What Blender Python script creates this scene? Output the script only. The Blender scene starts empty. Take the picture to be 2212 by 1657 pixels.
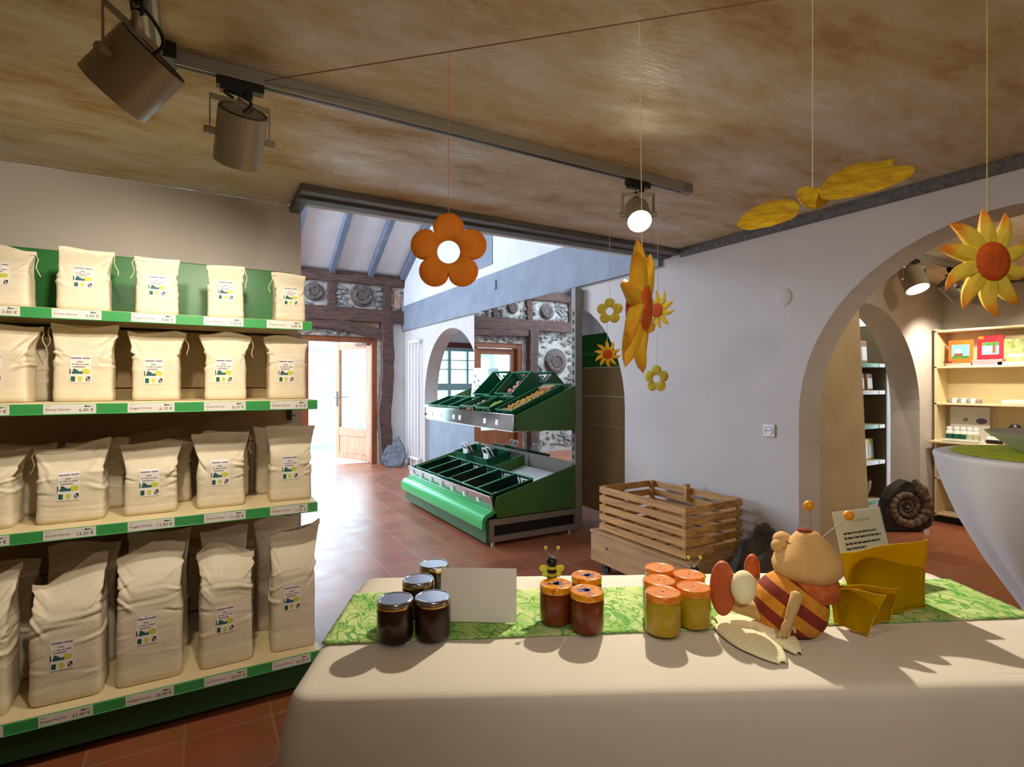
import bpy, bmesh, math, random
from mathutils import Vector, Matrix, Euler, noise
C = bpy.context
scene = C.scene
COL = scene.collection
PI = math.pi

# ---------------------------------------------------------------- camera
# world: +X runs along the shelf wall, +Y into the hall, floor at z = 0
F_PX, CX, CY, H = 1174.0, 1106.0, 829.0, 1.32
TH = math.atan2(681, 1174)
CO, SI = math.cos(TH), math.sin(TH)
cam_d = bpy.data.cameras.new('camera')
cam = bpy.data.objects.new('camera', cam_d)
COL.objects.link(cam)
cam.location = (0, 0, H)
cam.rotation_euler = (PI / 2, 0, -TH)
cam_d.sensor_fit = 'HORIZONTAL'
cam_d.sensor_width = 36
cam_d.lens = F_PX / 2212 * 36
cam_d.clip_start = 0.02
scene.camera = cam

# ---------------------------------------------------------------- world, exposure
scene.view_settings.view_transform = 'Standard'
scene.view_settings.look = 'None'
scene.view_settings.gamma = 1
scene.view_settings.exposure = 0.48
try:
    scene.view_settings.use_curve_mapping = False
except Exception:
    pass
w = bpy.data.worlds.new('daylight'); scene.world = w; w.use_nodes = True
bg = w.node_tree.nodes['Background']
bg.inputs[0].default_value = (0.74, 0.86, 1.0, 1)
bg.inputs[1].default_value = 7.0


def area_light(name, loc, aim, sx, sy, power, col):
    l = bpy.data.lights.new(name, 'AREA'); l.shape = 'RECTANGLE'
    l.size = sx; l.size_y = sy; l.energy = power; l.color = col
    o = bpy.data.objects.new(name, l); COL.objects.link(o)
    o.location = loc
    o.rotation_euler = (Vector(aim) - Vector(loc)).to_track_quat('-Z', 'Y').to_euler()
    return o


def spot_light(name, loc, aim, power, col, ang=60, blend=.5, rad=.035):
    l = bpy.data.lights.new(name, 'SPOT'); l.energy = power; l.color = col
    l.spot_size = math.radians(ang); l.spot_blend = blend; l.shadow_soft_size = rad
    o = bpy.data.objects.new(name, l); COL.objects.link(o)
    o.location = loc
    o.rotation_euler = (Vector(aim) - Vector(loc)).to_track_quat('-Z', 'Y').to_euler()
    return o


COOL = (0.62, 0.76, 1.0)
WARM = (1.0, 0.88, 0.70)
# daylight through porch doors and side-room window; two added fills inside the hall
area_light('hall_fill_overhead', (-.4, 7.3, 3.62), (2.6, 6.6, .4), 2.2, 1.3, 170, COOL)  # added cool fill under the closed roof, no window there
area_light('porch_daylight', (1.2, 13.2, 3.6), (1.5, 8.2, .2), 3.0, 2.4, 700, COOL)
area_light('hall_fill_side', (-2.9, 7.0, 1.9), (3, 6.6, 1.6), 2.0, 1.6, 120, COOL)  # added cool fill before the blind west wall, no window there
area_light('side_room_window_daylight', (4.2, 8.6, 1.5), (4.5, 4, 1.2), 1.4, 1.2, 22, COOL)


# ---------------------------------------------------------------- helpers
def lin(c):
    c /= 255.0
    return c / 12.92 if c <= .04045 else ((c + .055) / 1.055) ** 2.4


def rgb(t):
    return (lin(t[0]), lin(t[1]), lin(t[2]), 1)


def ray(x, y):
    a = (x - CX) / F_PX
    return Vector((a * CO + SI, CO - a * SI, (CY - y) / F_PX))


def PZ(x, y, z):                 # photo point -> point on the level z
    v = ray(x, y); t = (z - H) / v.z
    return Vector((v.x * t, v.y * t, z))


def PX(x, y, X):
    v = ray(x, y); t = X / v.x
    return Vector((X, v.y * t, H + v.z * t))


def PY(x, y, Y):
    v = ray(x, y); t = Y / v.y
    return Vector((v.x * t, Y, H + v.z * t))


def PD(x, y, d):
    v = ray(x, y)
    return Vector((v.x * d, v.y * d, H + v.z * d))


def rotz(v, a):
    return Vector((v[0] * math.cos(a) - v[1] * math.sin(a), v[0] * math.sin(a) + v[1] * math.cos(a), v[2]))


class MB:
    def __init__(s):
        s.v = []; s.f = []; s.m = []; s.mat = 0

    def add(s, vs, fs, m=None):
        o = len(s.v); s.v += [Vector(p) for p in vs]
        s.f += [tuple(i + o for i in f) for f in fs]
        s.m += [s.mat if m is None else m] * len(fs)
        return s

    def hexa(s, p, m=None):      # p: 4 bottom ccw, 4 top ccw
        return s.add(p, [(3, 2, 1, 0), (4, 5, 6, 7), (0, 1, 5, 4), (1, 2, 6, 5), (2, 3, 7, 6), (3, 0, 4, 7)], m)

    def box(s, a, b, m=None):
        x0, y0, z0 = a; x1, y1, z1 = b
        return s.hexa([(x0, y0, z0), (x1, y0, z0), (x1, y1, z0), (x0, y1, z0), (x0, y0, z1), (x1, y0, z1), (x1, y1, z1), (x0, y1, z1)], m)

    def obox(s, c, sz, rot=None, m=None):
        M = rot if rot is not None else Matrix.Identity(3)
        c = Vector(c); hx, hy, hz = sz[0] / 2, sz[1] / 2, sz[2] / 2
        P = [(-hx, -hy, -hz), (hx, -hy, -hz), (hx, hy, -hz), (-hx, hy, -hz), (-hx, -hy, hz), (hx, -hy, hz), (hx, hy, hz), (-hx, hy, hz)]
        return s.hexa([c + M @ Vector(p) for p in P], m)

    def bar(s, a, b, wd, ht, m=None):       # rectangular bar between two points
        a, b = Vector(a), Vector(b)
        q = (b - a).to_track_quat('X', 'Z').to_matrix()
        return s.obox((a + b) / 2, ((b - a).length, wd, ht), q, m)

    def lathe(s, prof, n=24, c=(0, 0, 0), axis=None, m=None, cap0=True, cap1=True, ripple=None):
        M = Matrix.Identity(3)
        if axis is not None:
            M = Vector(axis).to_track_quat('Z', 'Y').to_matrix()
        c = Vector(c); vs = []
        for k, (r, z) in enumerate(prof):
            for i in range(n):
                t = 2 * PI * i / n
                rr = r if ripple is None else r + ripple(t, k)
                vs.append(c + M @ Vector((rr * math.cos(t), rr * math.sin(t), z)))
        fs = []
        for k in range(len(prof) - 1):
            for i in range(n):
                j = (i + 1) % n
                fs.append((k * n + i, k * n + j, (k + 1) * n + j, (k + 1) * n + i))
        if cap0: fs.append(tuple(range(n))[::-1])
        if cap1: fs.append(tuple(range((len(prof) - 1) * n, len(prof) * n)))
        return s.add(vs, fs, m)

    def cyl(s, a, b, r, n=16, r2=None, m=None):
        a, b = Vector(a), Vector(b)
        return s.lathe([(r, 0), (r if r2 is None else r2, (b - a).length)], n, a, b - a, m)

    def tube(s, pts, r, n=8, m=None):
        pts = [Vector(p) for p in pts]; vs = []; N = len(pts)
        up = Vector((0, 0, 1)); prev = None
        for i, p in enumerate(pts):
            d = (pts[min(i + 1, N - 1)] - pts[max(i - 1, 0)]).normalized()
            if prev is None:
                a = d.cross(up)
                if a.length < .05: a = d.cross(Vector((1, 0, 0)))
            else:
                a = prev - d * prev.dot(d)
            a.normalize(); prev = a; b = d.cross(a)
            rr = r[i] if isinstance(r, (list, tuple)) else r
            for k in range(n):
                t = 2 * PI * k / n
                vs.append(p + a * rr * math.cos(t) + b * rr * math.sin(t))
        fs = [(i * n + k, i * n + (k + 1) % n, (i + 1) * n + (k + 1) % n, (i + 1) * n + k) for i in range(N - 1) for k in range(n)]
        fs += [tuple(range(n))[::-1], tuple(range((N - 1) * n, N * n))]
        return s.add(vs, fs, m)

    def ball(s, c, r, n=16, k=10, rot=None, m=None, jit=0, seed=0):
        if not isinstance(r, (tuple, list)): r = (r, r, r)
        M = rot if rot is not None else Matrix.Identity(3)
        c = Vector(c); vs = [c + M @ Vector((0, 0, -r[2]))]
        for i in range(1, k):
            p = -PI / 2 + PI * i / k
            for j in range(n):
                t = 2 * PI * j / n
                u = Vector((math.cos(p) * math.cos(t), math.cos(p) * math.sin(t), math.sin(p)))
                q = 1 + (jit * noise.noise(u * 2.2 + Vector((seed * 7.1, seed * 3.3, 0))) if jit else 0)
                vs.append(c + M @ Vector((u.x * r[0] * q, u.y * r[1] * q, u.z * r[2] * q)))
        vs.append(c + M @ Vector((0, 0, r[2])))
        fs = [(0, 1 + (j + 1) % n, 1 + j) for j in range(n)]
        for i in range(k - 2):
            for j in range(n):
                a = 1 + i * n; b = a + n
                fs.append((a + j, a + (j + 1) % n, b + (j + 1) % n, b + j))
        T = len(vs) - 1; a = 1 + (k - 2) * n
        fs += [(a + j, a + (j + 1) % n, T) for j in range(n)]
        return s.add(vs, fs, m)

    def prism(s, pts, off, m=None):          # planar polygon extruded by a vector
        pts = [Vector(p) for p in pts]; off = Vector(off); n = len(pts)
        vs = pts + [p + off for p in pts]
        fs = [tuple(range(n))[::-1], tuple(range(n, 2 * n))] + [(i, (i + 1) % n, n + (i + 1) % n, n + i) for i in range(n)]
        return s.add(vs, fs, m)

    def grid(s, fn, nu, nv, m=None, closed=False):
        vs = [fn(i / nu, j / nv) for j in range(nv + 1) for i in range(nu + 1)]
        fs = []
        for j in range(nv):
            for i in range(nu):
                a = j * (nu + 1) + i
                fs.append((a, a + 1, a + nu + 2, a + nu + 1))
        if callable(m):
            for k, f in enumerate(fs):
                pass
            o = len(s.v); s.v += [Vector(p) for p in vs]
            for k, f in enumerate(fs):
                s.f.append(tuple(i + o for i in f)); s.m.append(m(k % nu, k // nu))
            return s
        return s.add(vs, fs, m)

    def text(s, txt, size, org, ux, uy, m=None, align='LEFT', lift=0.0):
        cu = bpy.data.curves.new('t', 'FONT'); cu.body = txt; cu.size = size; cu.align_x = align; cu.resolution_u = 2
        ob = bpy.data.objects.new('t', cu); COL.objects.link(ob)
        dg = C.evaluated_depsgraph_get(); ev = ob.evaluated_get(dg)
        me = ev.to_mesh()
        ux, uy = Vector(ux), Vector(uy); org = Vector(org) + ux.cross(uy) * lift
        vs = [org + ux * v.co.x + uy * v.co.y for v in me.vertices]
        fs = [tuple(p.vertices) for p in me.polygons]
        s.add(vs, fs, m)
        ev.to_mesh_clear()
        bpy.data.objects.remove(ob); bpy.data.curves.remove(cu)
        return s

    def build(s, name, mats, parent=None, sharp=35, bevel=0, seg=2, world=True, fixn=True):
        me = bpy.data.meshes.new(name)
        off = Vector((0, 0, 0))
        if parent is not None and world:
            p = parent
            while p is not None:
                off += p.location; p = p.parent
        me.from_pydata([v - off for v in s.v], [], s.f)
        if not isinstance(mats, (list, tuple)): mats = [mats]
        for m in mats: me.materials.append(m)
        me.polygons.foreach_set('material_index', s.m)
        if fixn:
            bm = bmesh.new(); bm.from_mesh(me)
            bmesh.ops.recalc_face_normals(bm, faces=bm.faces); bm.to_mesh(me); bm.free()
        me.polygons.foreach_set('use_smooth', [sharp > 0] * len(me.polygons))
        if sharp > 0:
            me.set_sharp_from_angle(angle=math.radians(sharp))
        me.update()
        o = bpy.data.objects.new(name, me); COL.objects.link(o)
        if parent is not None: o.parent = parent
        if bevel:
            b = o.modifiers.new('bevel', 'BEVEL'); b.width = bevel; b.segments = seg; b.limit_method = 'ANGLE'; b.angle_limit = math.radians(40)
        return o


def tag(o, label=None, cat=None, group=None, kind=None):
    if label: o['label'] = label
    if cat: o['category'] = cat
    if group: o['group'] = group
    if kind: o['kind'] = kind
    return o


def thing(name, loc, label, cat, group=None, rz=0, rot=None):
    o = bpy.data.objects.new(name, None); COL.objects.link(o)
    o.location = loc; o.rotation_euler = rot if rot else (0, 0, rz)
    o.empty_display_size = .05
    return tag(o, label, cat, group)


def struct(mb, name, mats, **k):
    return tag(mb.build(name, mats, **k), kind='structure')


def dup(o, label=None, parent=None):
    c = o.copy(); COL.objects.link(c)
    if parent is not None: c.parent = parent
    for ch in list(o.children): dup(ch, None, c)
    if label: c['label'] = label
    return c


# ---------------------------------------------------------------- materials
def mat(name, col, rough=.6, metal=0, var=0, vscale=8, bump=0, bscale=60, stretch=(1, 1, 1), col2=None, detail=4,
        trans=0, sub=0, spec=.5, emit=None, estr=0, alpha=1, coat=0, ramp=(.35, .65), rvar=0):
    m = bpy.data.materials.new(name); m.use_nodes = True
    nt = m.node_tree; N = nt.nodes; L = nt.links
    b = N['Principled BSDF']
    b.inputs['Base Color'].default_value = rgb(col)
    b.inputs['Roughness'].default_value = rough
    b.inputs['Metallic'].default_value = metal
    b.inputs['Specular IOR Level'].default_value = spec
    b.inputs['Transmission Weight'].default_value = trans
    b.inputs['Alpha'].default_value = alpha
    b.inputs['Coat Weight'].default_value = coat
    if sub:
        b.inputs['Subsurface Weight'].default_value = sub
        b.inputs['Subsurface Radius'].default_value = (1, .6, .15); b.inputs['Subsurface Scale'].default_value = .03
    if emit:
        b.inputs['Emission Color'].default_value = rgb(emit); b.inputs['Emission Strength'].default_value = estr
    if var or col2 or bump or rvar:
        tc = N.new('ShaderNodeTexCoord'); mp = N.new('ShaderNodeMapping')
        mp.inputs['Scale'].default_value = stretch
        L.new(tc.outputs['Object'], mp.inputs['Vector'])
        if var or col2 or rvar:
            n = N.new('ShaderNodeTexNoise'); n.inputs['Scale'].default_value = vscale; n.inputs['Detail'].default_value = detail
            n.inputs['Roughness'].default_value = .62
            L.new(mp.outputs[0], n.inputs['Vector'])
            r = N.new('ShaderNodeValToRGB')
            r.color_ramp.elements[0].position = ramp[0]; r.color_ramp.elements[1].position = ramp[1]
            if col2:
                r.color_ramp.elements[0].color = rgb(col); r.color_ramp.elements[1].color = rgb(col2)
            else:
                r.color_ramp.elements[0].color = rgb([max(0, k * (1 - var)) for k in col])
                r.color_ramp.elements[1].color = rgb([min(255, k * (1 + var)) for k in col])
            L.new(n.outputs['Fac'], r.inputs['Fac'])
            if var or col2: L.new(r.outputs['Color'], b.inputs['Base Color'])
            if rvar:
                mr = N.new('ShaderNodeMapRange')
                mr.inputs['From Min'].default_value = .35; mr.inputs['From Max'].default_value = .65
                mr.inputs['To Min'].default_value = max(.02, rough - rvar); mr.inputs['To Max'].default_value = min(1, rough + rvar)
                L.new(n.outputs['Fac'], mr.inputs['Value']); L.new(mr.outputs[0], b.inputs['Roughness'])
        if bump:
            n2 = N.new('ShaderNodeTexNoise'); n2.inputs['Scale'].default_value = bscale; n2.inputs['Detail'].default_value = 3
            L.new(mp.outputs[0], n2.inputs['Vector'])
            bp = N.new('ShaderNodeBump'); bp.inputs['Strength'].default_value = bump; bp.inputs['Distance'].default_value = .01
            L.new(n2.outputs['Fac'], bp.inputs['Height']); L.new(bp.outputs['Normal'], b.inputs['Normal'])
    return m


def tile_mat():
    m = bpy.data.materials.new('terracotta_tile'); m.use_nodes = True
    nt = m.node_tree; N = nt.nodes; L = nt.links; b = N['Principled BSDF']
    tc = N.new('ShaderNodeTexCoord'); mp = N.new('ShaderNodeMapping')
    mp.inputs['Location'].default_value = (.04, .05, 0)
    L.new(tc.outputs['Object'], mp.inputs['Vector'])
    br = N.new('ShaderNodeTexBrick'); br.offset = 0; br.squash = 1
    br.inputs['Scale'].default_value = 1
    br.inputs['Brick Width'].default_value = .30; br.inputs['Row Height'].default_value = .30
    br.inputs['Mortar Size'].default_value = .0035; br.inputs['Mortar Smooth'].default_value = .1
    br.inputs['Color1'].default_value = rgb((172, 102, 70)); br.inputs['Color2'].default_value = rgb((150, 84, 56))
    br.inputs['Mortar'].default_value = rgb((168, 128, 100))
    L.new(mp.outputs[0], br.inputs['Vector'])
    n = N.new('ShaderNodeTexNoise'); n.inputs['Scale'].default_value = 7; n.inputs['Detail'].default_value = 6
    L.new(tc.outputs['Object'], n.inputs['Vector'])
    mx = N.new('ShaderNodeMix'); mx.data_type = 'RGBA'; mx.blend_type = 'OVERLAY'; mx.inputs[0].default_value = .35
    L.new(br.outputs['Color'], mx.inputs[6]); L.new(n.outputs['Color'], mx.inputs[7])
    L.new(mx.outputs[2], b.inputs['Base Color'])
    mr = N.new('ShaderNodeMapRange'); mr.inputs['To Min'].default_value = .22; mr.inputs['To Max'].default_value = .46
    b.inputs['Specular IOR Level'].default_value = .85
    L.new(n.outputs['Fac'], mr.inputs['Value']); L.new(mr.outputs[0], b.inputs['Roughness'])
    bp = N.new('ShaderNodeBump'); bp.inputs['Strength'].default_value = .4; bp.inputs['Distance'].default_value = .003; bp.invert = True
    L.new(br.outputs['Fac'], bp.inputs['Height']); L.new(bp.outputs[0], b.inputs['Normal'])
    return m


def ceiling_mat():
    m = bpy.data.materials.new('sponge_painted_plaster'); m.use_nodes = True
    nt = m.node_tree; N = nt.nodes; L = nt.links; b = N['Principled BSDF']
    tc = N.new('ShaderNodeTexCoord'); mp = N.new('ShaderNodeMapping')
    mp.inputs['Rotation'].default_value = (0, 0, .5); mp.inputs['Scale'].default_value = (1, 2.4, 1)
    L.new(tc.outputs['Object'], mp.inputs['Vector'])
    n = N.new('ShaderNodeTexNoise'); n.inputs['Scale'].default_value = 1.5; n.inputs['Detail'].default_value = 12; n.inputs['Roughness'].default_value = .74
    n.inputs['Distortion'].default_value = .15
    L.new(mp.outputs[0], n.inputs['Vector'])
    r = N.new('ShaderNodeValToRGB'); cr = r.color_ramp
    cr.elements[0].position = .36; cr.elements[0].color = rgb((184, 152, 104))
    cr.elements[1].position = .64; cr.elements[1].color = rgb((230, 223, 215))
    e = cr.elements.new(.46); e.color = rgb((206, 188, 152)); e = cr.elements.new(.55); e.color = rgb((216, 205, 183))
    L.new(n.outputs['Fac'], r.inputs['Fac']); L.new(r.outputs['Color'], b.inputs['Base Color'])
    mr = N.new('ShaderNodeMapRange'); mr.inputs['From Min'].default_value = .35; mr.inputs['From Max'].default_value = .65
    mr.inputs['To Min'].default_value = .7; mr.inputs['To Max'].default_value = .33
    L.new(n.outputs['Fac'], mr.inputs['Value']); L.new(mr.outputs[0], b.inputs['Roughness'])
    n2 = N.new('ShaderNodeTexNoise'); n2.inputs['Scale'].default_value = 28; n2.inputs['Detail'].default_value = 5
    L.new(mp.outputs[0], n2.inputs['Vector'])
    bp = N.new('ShaderNodeBump'); bp.inputs['Strength'].default_value = .35; bp.inputs['Distance'].default_value = .006
    L.new(n2.outputs['Fac'], bp.inputs['Height']); L.new(bp.outputs[0], b.inputs['Normal'])
    return m


def radial_mat(name, stops, rough=.75, nscale=30, namp=.12, bump=.4, sheen=.3):
    """felt colour runs outward from the middle of the piece (object x/z), mottled"""
    m = bpy.data.materials.new(name); m.use_nodes = True
    nt = m.node_tree; N = nt.nodes; L = nt.links; b = N['Principled BSDF']
    tc = N.new('ShaderNodeTexCoord'); sp = N.new('ShaderNodeSeparateXYZ'); L.new(tc.outputs['Object'], sp.inputs[0])
    cb = N.new('ShaderNodeCombineXYZ'); L.new(sp.outputs['X'], cb.inputs['X']); L.new(sp.outputs['Z'], cb.inputs['Y'])
    ln = N.new('ShaderNodeVectorMath'); ln.operation = 'LENGTH'; L.new(cb.outputs[0], ln.inputs[0])
    n = N.new('ShaderNodeTexNoise'); n.inputs['Scale'].default_value = nscale; n.inputs['Detail'].default_value = 6
    L.new(tc.outputs['Object'], n.inputs['Vector'])
    ma = N.new('ShaderNodeMath'); ma.operation = 'MULTIPLY_ADD'; ma.inputs[1].default_value = namp; ma.inputs[2].default_value = -namp / 2
    L.new(n.outputs['Fac'], ma.inputs[0])
    ad = N.new('ShaderNodeMath'); ad.operation = 'ADD'; L.new(ln.outputs['Value'], ad.inputs[0]); L.new(ma.outputs[0], ad.inputs[1])
    r = N.new('ShaderNodeValToRGB'); cr = r.color_ramp
    cr.elements[0].position = stops[0][0]; cr.elements[0].color = rgb(stops[0][1])
    cr.elements[1].position = stops[-1][0]; cr.elements[1].color = rgb(stops[-1][1])
    for p, cc in stops[1:-1]:
        e = cr.elements.new(p); e.color = rgb(cc)
    sc = N.new('ShaderNodeMath'); sc.operation = 'MULTIPLY'; sc.inputs[1].default_value = 5.0; L.new(ad.outputs[0], sc.inputs[0])
    L.new(sc.outputs[0], r.inputs['Fac']); L.new(r.outputs['Color'], b.inputs['Base Color'])
    b.inputs['Roughness'].default_value = rough
    bp = N.new('ShaderNodeBump'); bp.inputs['Strength'].default_value = bump; bp.inputs['Distance'].default_value = .004
    L.new(n.outputs['Fac'], bp.inputs['Height']); L.new(bp.outputs[0], b.inputs['Normal'])
    return m


def fibre_mat():
    m = bpy.data.materials.new('green_fibre_fleece'); m.use_nodes = True
    nt = m.node_tree; N = nt.nodes; L = nt.links; b = N['Principled BSDF']
    tc = N.new('ShaderNodeTexCoord')
    n0 = N.new('ShaderNodeTexNoise'); n0.inputs['Scale'].default_value = 14; n0.inputs['Detail'].default_value = 6
    L.new(tc.outputs['Object'], n0.inputs['Vector'])
    r0 = N.new('ShaderNodeValToRGB')
    r0.color_ramp.elements[0].position = .36; r0.color_ramp.elements[0].color = rgb((150, 200, 96))
    r0.color_ramp.elements[1].position = .60; r0.color_ramp.elements[1].color = rgb((208, 224, 150))
    L.new(n0.outputs['Fac'], r0.inputs['Fac'])
    prev = r0.outputs['Color']
    for k, (sc_, wd_, ds_) in enumerate(((9, .018, 1.2), (16, .022, 1.0), (24, .024, .8))):
        mp = N.new('ShaderNodeMapping'); mp.inputs['Location'].default_value = (k * 3.1, k * 1.7, 0); mp.inputs['Rotation'].default_value = (0, 0, k * 1.1)
        mp.inputs['Scale'].default_value = (1, .55, 1)
        L.new(tc.outputs['Object'], mp.inputs['Vector'])
        n = N.new('ShaderNodeTexNoise'); n.inputs['Scale'].default_value = sc_; n.inputs['Detail'].default_value = 2; n.inputs['Distortion'].default_value = ds_
        L.new(mp.outputs[0], n.inputs['Vector'])
        a = N.new('ShaderNodeMath'); a.operation = 'SUBTRACT'; a.inputs[1].default_value = .47 + .03 * k; L.new(n.outputs['Fac'], a.inputs[0])
        ab = N.new('ShaderNodeMath'); ab.operation = 'ABSOLUTE'; L.new(a.outputs[0], ab.inputs[0])
        r = N.new('ShaderNodeMapRange'); r.inputs['From Min'].default_value = wd_ * .25; r.inputs['From Max'].default_value = wd_; r.inputs['To Min'].default_value = .85; r.inputs['To Max'].default_value = 0
        L.new(ab.outputs[0], r.inputs['Value'])
        mx = N.new('ShaderNodeMix'); mx.data_type = 'RGBA'; mx.inputs[7].default_value = rgb((70, 156, 48))
        L.new(r.outputs[0], mx.inputs[0]); L.new(prev, mx.inputs[6]); prev = mx.outputs[2]
    L.new(prev, b.inputs['Base Color'])
    b.inputs['Roughness'].default_value = .85
    bp = N.new('ShaderNodeBump'); bp.inputs['Strength'].default_value = .5; bp.inputs['Distance'].default_value = .003
    L.new(n.outputs['Fac'], bp.inputs['Height']); L.new(bp.outputs[0], b.inputs['Normal'])
    return m


def stone_mat(name, c1, c2, scale=18):
    m = mat(name, c1, .85, col2=c2, vscale=scale, bump=.9, bscale=35, detail=8)
    return m


def cloth_thin(name, col, mixt=.45, alpha=.75):
    m = bpy.data.materials.new(name); m.use_nodes = True
    nt = m.node_tree; N = nt.nodes; L = nt.links
    out = N['Material Output']; N.remove(N['Principled BSDF'])
    d = N.new('ShaderNodeBsdfDiffuse'); d.inputs['Color'].default_value = rgb(col)
    t = N.new('ShaderNodeBsdfTranslucent'); t.inputs['Color'].default_value = rgb(col)
    x = N.new('ShaderNodeMixShader'); x.inputs[0].default_value = mixt
    L.new(d.outputs[0], x.inputs[1]); L.new(t.outputs[0], x.inputs[2])
    tr = N.new('ShaderNodeBsdfTransparent'); tr.inputs['Color'].default_value = rgb([min(255, k * 1.1) for k in col])
    x2 = N.new('ShaderNodeMixShader'); x2.inputs[0].default_value = alpha
    L.new(tr.outputs[0], x2.inputs[1]); L.new(x.outputs[0], x2.inputs[2])
    L.new(x2.outputs[0], out.inputs['Surface'])
    return m


def pane_mat(name, tint=(235, 245, 245)):
    m = bpy.data.materials.new(name); m.use_nodes = True
    nt = m.node_tree; N = nt.nodes; L = nt.links
    out = N['Material Output']; N.remove(N['Principled BSDF'])
    g = N.new('ShaderNodeBsdfGlossy'); g.inputs['Roughness'].default_value = .02
    tr = N.new('ShaderNodeBsdfTransparent'); tr.inputs['Color'].default_value = rgb(tint)
    lw = N.new('ShaderNodeLayerWeight'); lw.inputs['Blend'].default_value = .5
    p = N.new('ShaderNodeMath'); p.operation = 'POWER'; p.inputs[1].default_value = 4; L.new(lw.outputs['Facing'], p.inputs[0])
    ad = N.new('ShaderNodeMath'); ad.operation = 'MULTIPLY_ADD'; ad.inputs[1].default_value = .8; ad.inputs[2].default_value = .03; L.new(p.outputs[0], ad.inputs[0])
    x = N.new('ShaderNodeMixShader'); L.new(ad.outputs[0], x.inputs[0]); L.new(tr.outputs[0], x.inputs[1]); L.new(g.outputs[0], x.inputs[2])
    L.new(x.outputs[0], out.inputs['Surface'])
    return m


M = {}
M['plaster'] = mat('white_plaster', (208, 200, 192), .85, var=.012, vscale=3, bump=.08, bscale=18)
M['plaster_hall'] = mat('white_limewash', (226, 226, 224), .85, var=.02, vscale=3, bump=.25, bscale=18)
M['ceiling'] = ceiling_mat()
M['tile'] = tile_mat()
M['dark_wood'] = mat('grey_stained_wood', (98, 95, 92), .6, var=.18, vscale=6, bump=.5, bscale=30, stretch=(.4, 6, 6))
M['blue_beam'] = mat('blue_grey_painted_beam', (138, 146, 156), .65, var=.05, vscale=4, bump=.15, bscale=25)
M['rafter'] = mat('blue_grey_rafter', (112, 122, 138), .65, var=.08, vscale=5)
M['timber'] = mat('weathered_oak', (110, 80, 66), .8, col2=(72, 52, 46), vscale=5, stretch=(1.2, 6, 9), bump=.9, bscale=22)
M['rubble'] = stone_mat('rubble_stone', (168, 164, 156), (110, 106, 102), 9)
M['mortar'] = mat('mortar', (178, 172, 160), .9, var=.12, vscale=14, bump=.7, bscale=40)
M['fossil'] = stone_mat('fossil_stone', (120, 106, 96), (72, 64, 60), 22)
M['dark_fossil'] = stone_mat('dark_fossil_stone', (70, 60, 52), (34, 30, 30), 22)
M['slate'] = stone_mat('grey_slate', (128, 134, 140), (88, 94, 102), 14)
M['rock'] = stone_mat('dark_boulder', (84, 72, 60), (46, 39, 33), 9)
M['door_wood'] = mat('pine_door_wood', (186, 130, 96), .45, var=.12, vscale=4, stretch=(6, 6, .6))
M['frame_wood'] = mat('brown_door_frame', (140, 78, 40), .4, var=.1, vscale=4, stretch=(6, 6, .6))
M['teal_frame'] = mat('pale_teal_frame', (176, 214, 222), .4)
M['white_metal'] = mat('white_enamel', (232, 232, 230), .35)
M['pane'] = pane_mat('window_glass')
M['pane_teal'] = pane_mat('green_tinted_glass', (225, 242, 238))
M['mirror'] = mat('mirror_glass', (232, 236, 234), .02, 1)
M['chrome'] = mat('chrome', (205, 205, 205), .12, 1)
M['alu'] = mat('brushed_aluminium', (172, 164, 150), .38, 1, var=.03, vscale=4, stretch=(1, 1, 30))
M['grey_metal'] = mat('grey_painted_steel', (132, 124, 112), .45)
M['spot_metal'] = mat('satin_grey_lamp_body', (172, 162, 138), .42, .25)
M['track_metal'] = mat('track_aluminium', (158, 154, 144), .4, .3)
M['black'] = mat('black_plastic', (16, 16, 17), .4)
M['cream'] = mat('cream_steel_shelf', (232, 214, 170), .45)
M['cream_back'] = mat('beige_steel_back', (176, 150, 106), .55)
M['green'] = mat('green_shelf_panel', (44, 128, 56), .38)
M['rail_green'] = mat('green_price_rail', (66, 160, 88), .3)
M['dark_green'] = mat('dark_green_plinth', (22, 70, 34), .45)
M['paper'] = mat('white_kraft_paper', (232, 220, 196), .62, var=.02, vscale=12, bump=.12, bscale=140)
M['string'] = mat('white_cotton_string', (226, 214, 190), .9)
M['white'] = mat('white_card', (240, 234, 226), .7)
M['label_white'] = mat('label_white', (238, 232, 226), .5)
M['ink'] = mat('black_print', (42, 36, 34), .6)
M['ink_red'] = mat('brown_red_print', (112, 52, 44), .6)
M['ink_purple'] = mat('violet_print', (112, 100, 148), .6)
M['ink_grey'] = mat('grey_print', (150, 142, 140), .6)
M['ink_green'] = mat('green_print', (20, 92, 70), .6)
M['ink_blue'] = mat('blue_green_print', (36, 92, 104), .6)
M['ink_yellow'] = mat('yellow_green_print', (206, 206, 70), .6)
M['ink_pale'] = mat('pale_green_print', (196, 200, 160), .6)
M['cloth'] = mat('cream_tablecloth', (228, 219, 204), .9, var=.012, vscale=5, bump=.04, bscale=500)
M['cloth_white'] = mat('white_stretch_cloth', (228, 229, 232), .8, bump=.08, bscale=180)
M['fibre'] = fibre_mat()
M['crate_wood'] = mat('pine_crate_slats', (196, 146, 82), .6, var=.14, vscale=3, stretch=(5, 1, 14), bump=.3, bscale=20)
M['plywood'] = mat('plain_pine_board', (186, 146, 96), .6, var=.08, vscale=2.5, stretch=(8, 1.5, 8))
M['old_board'] = mat('weathered_beige_board', (212, 192, 150), .75, col2=(192, 168, 124), vscale=2.4, detail=9, bump=.15, bscale=30)
M['crate_green'] = mat('green_crate_plastic', (8, 84, 50), .35)
M['crate_dark'] = mat('dark_crate_plastic', (14, 44, 30), .35)
M['tray_green'] = mat('green_tray_panel', (62, 108, 40), .4)
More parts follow.
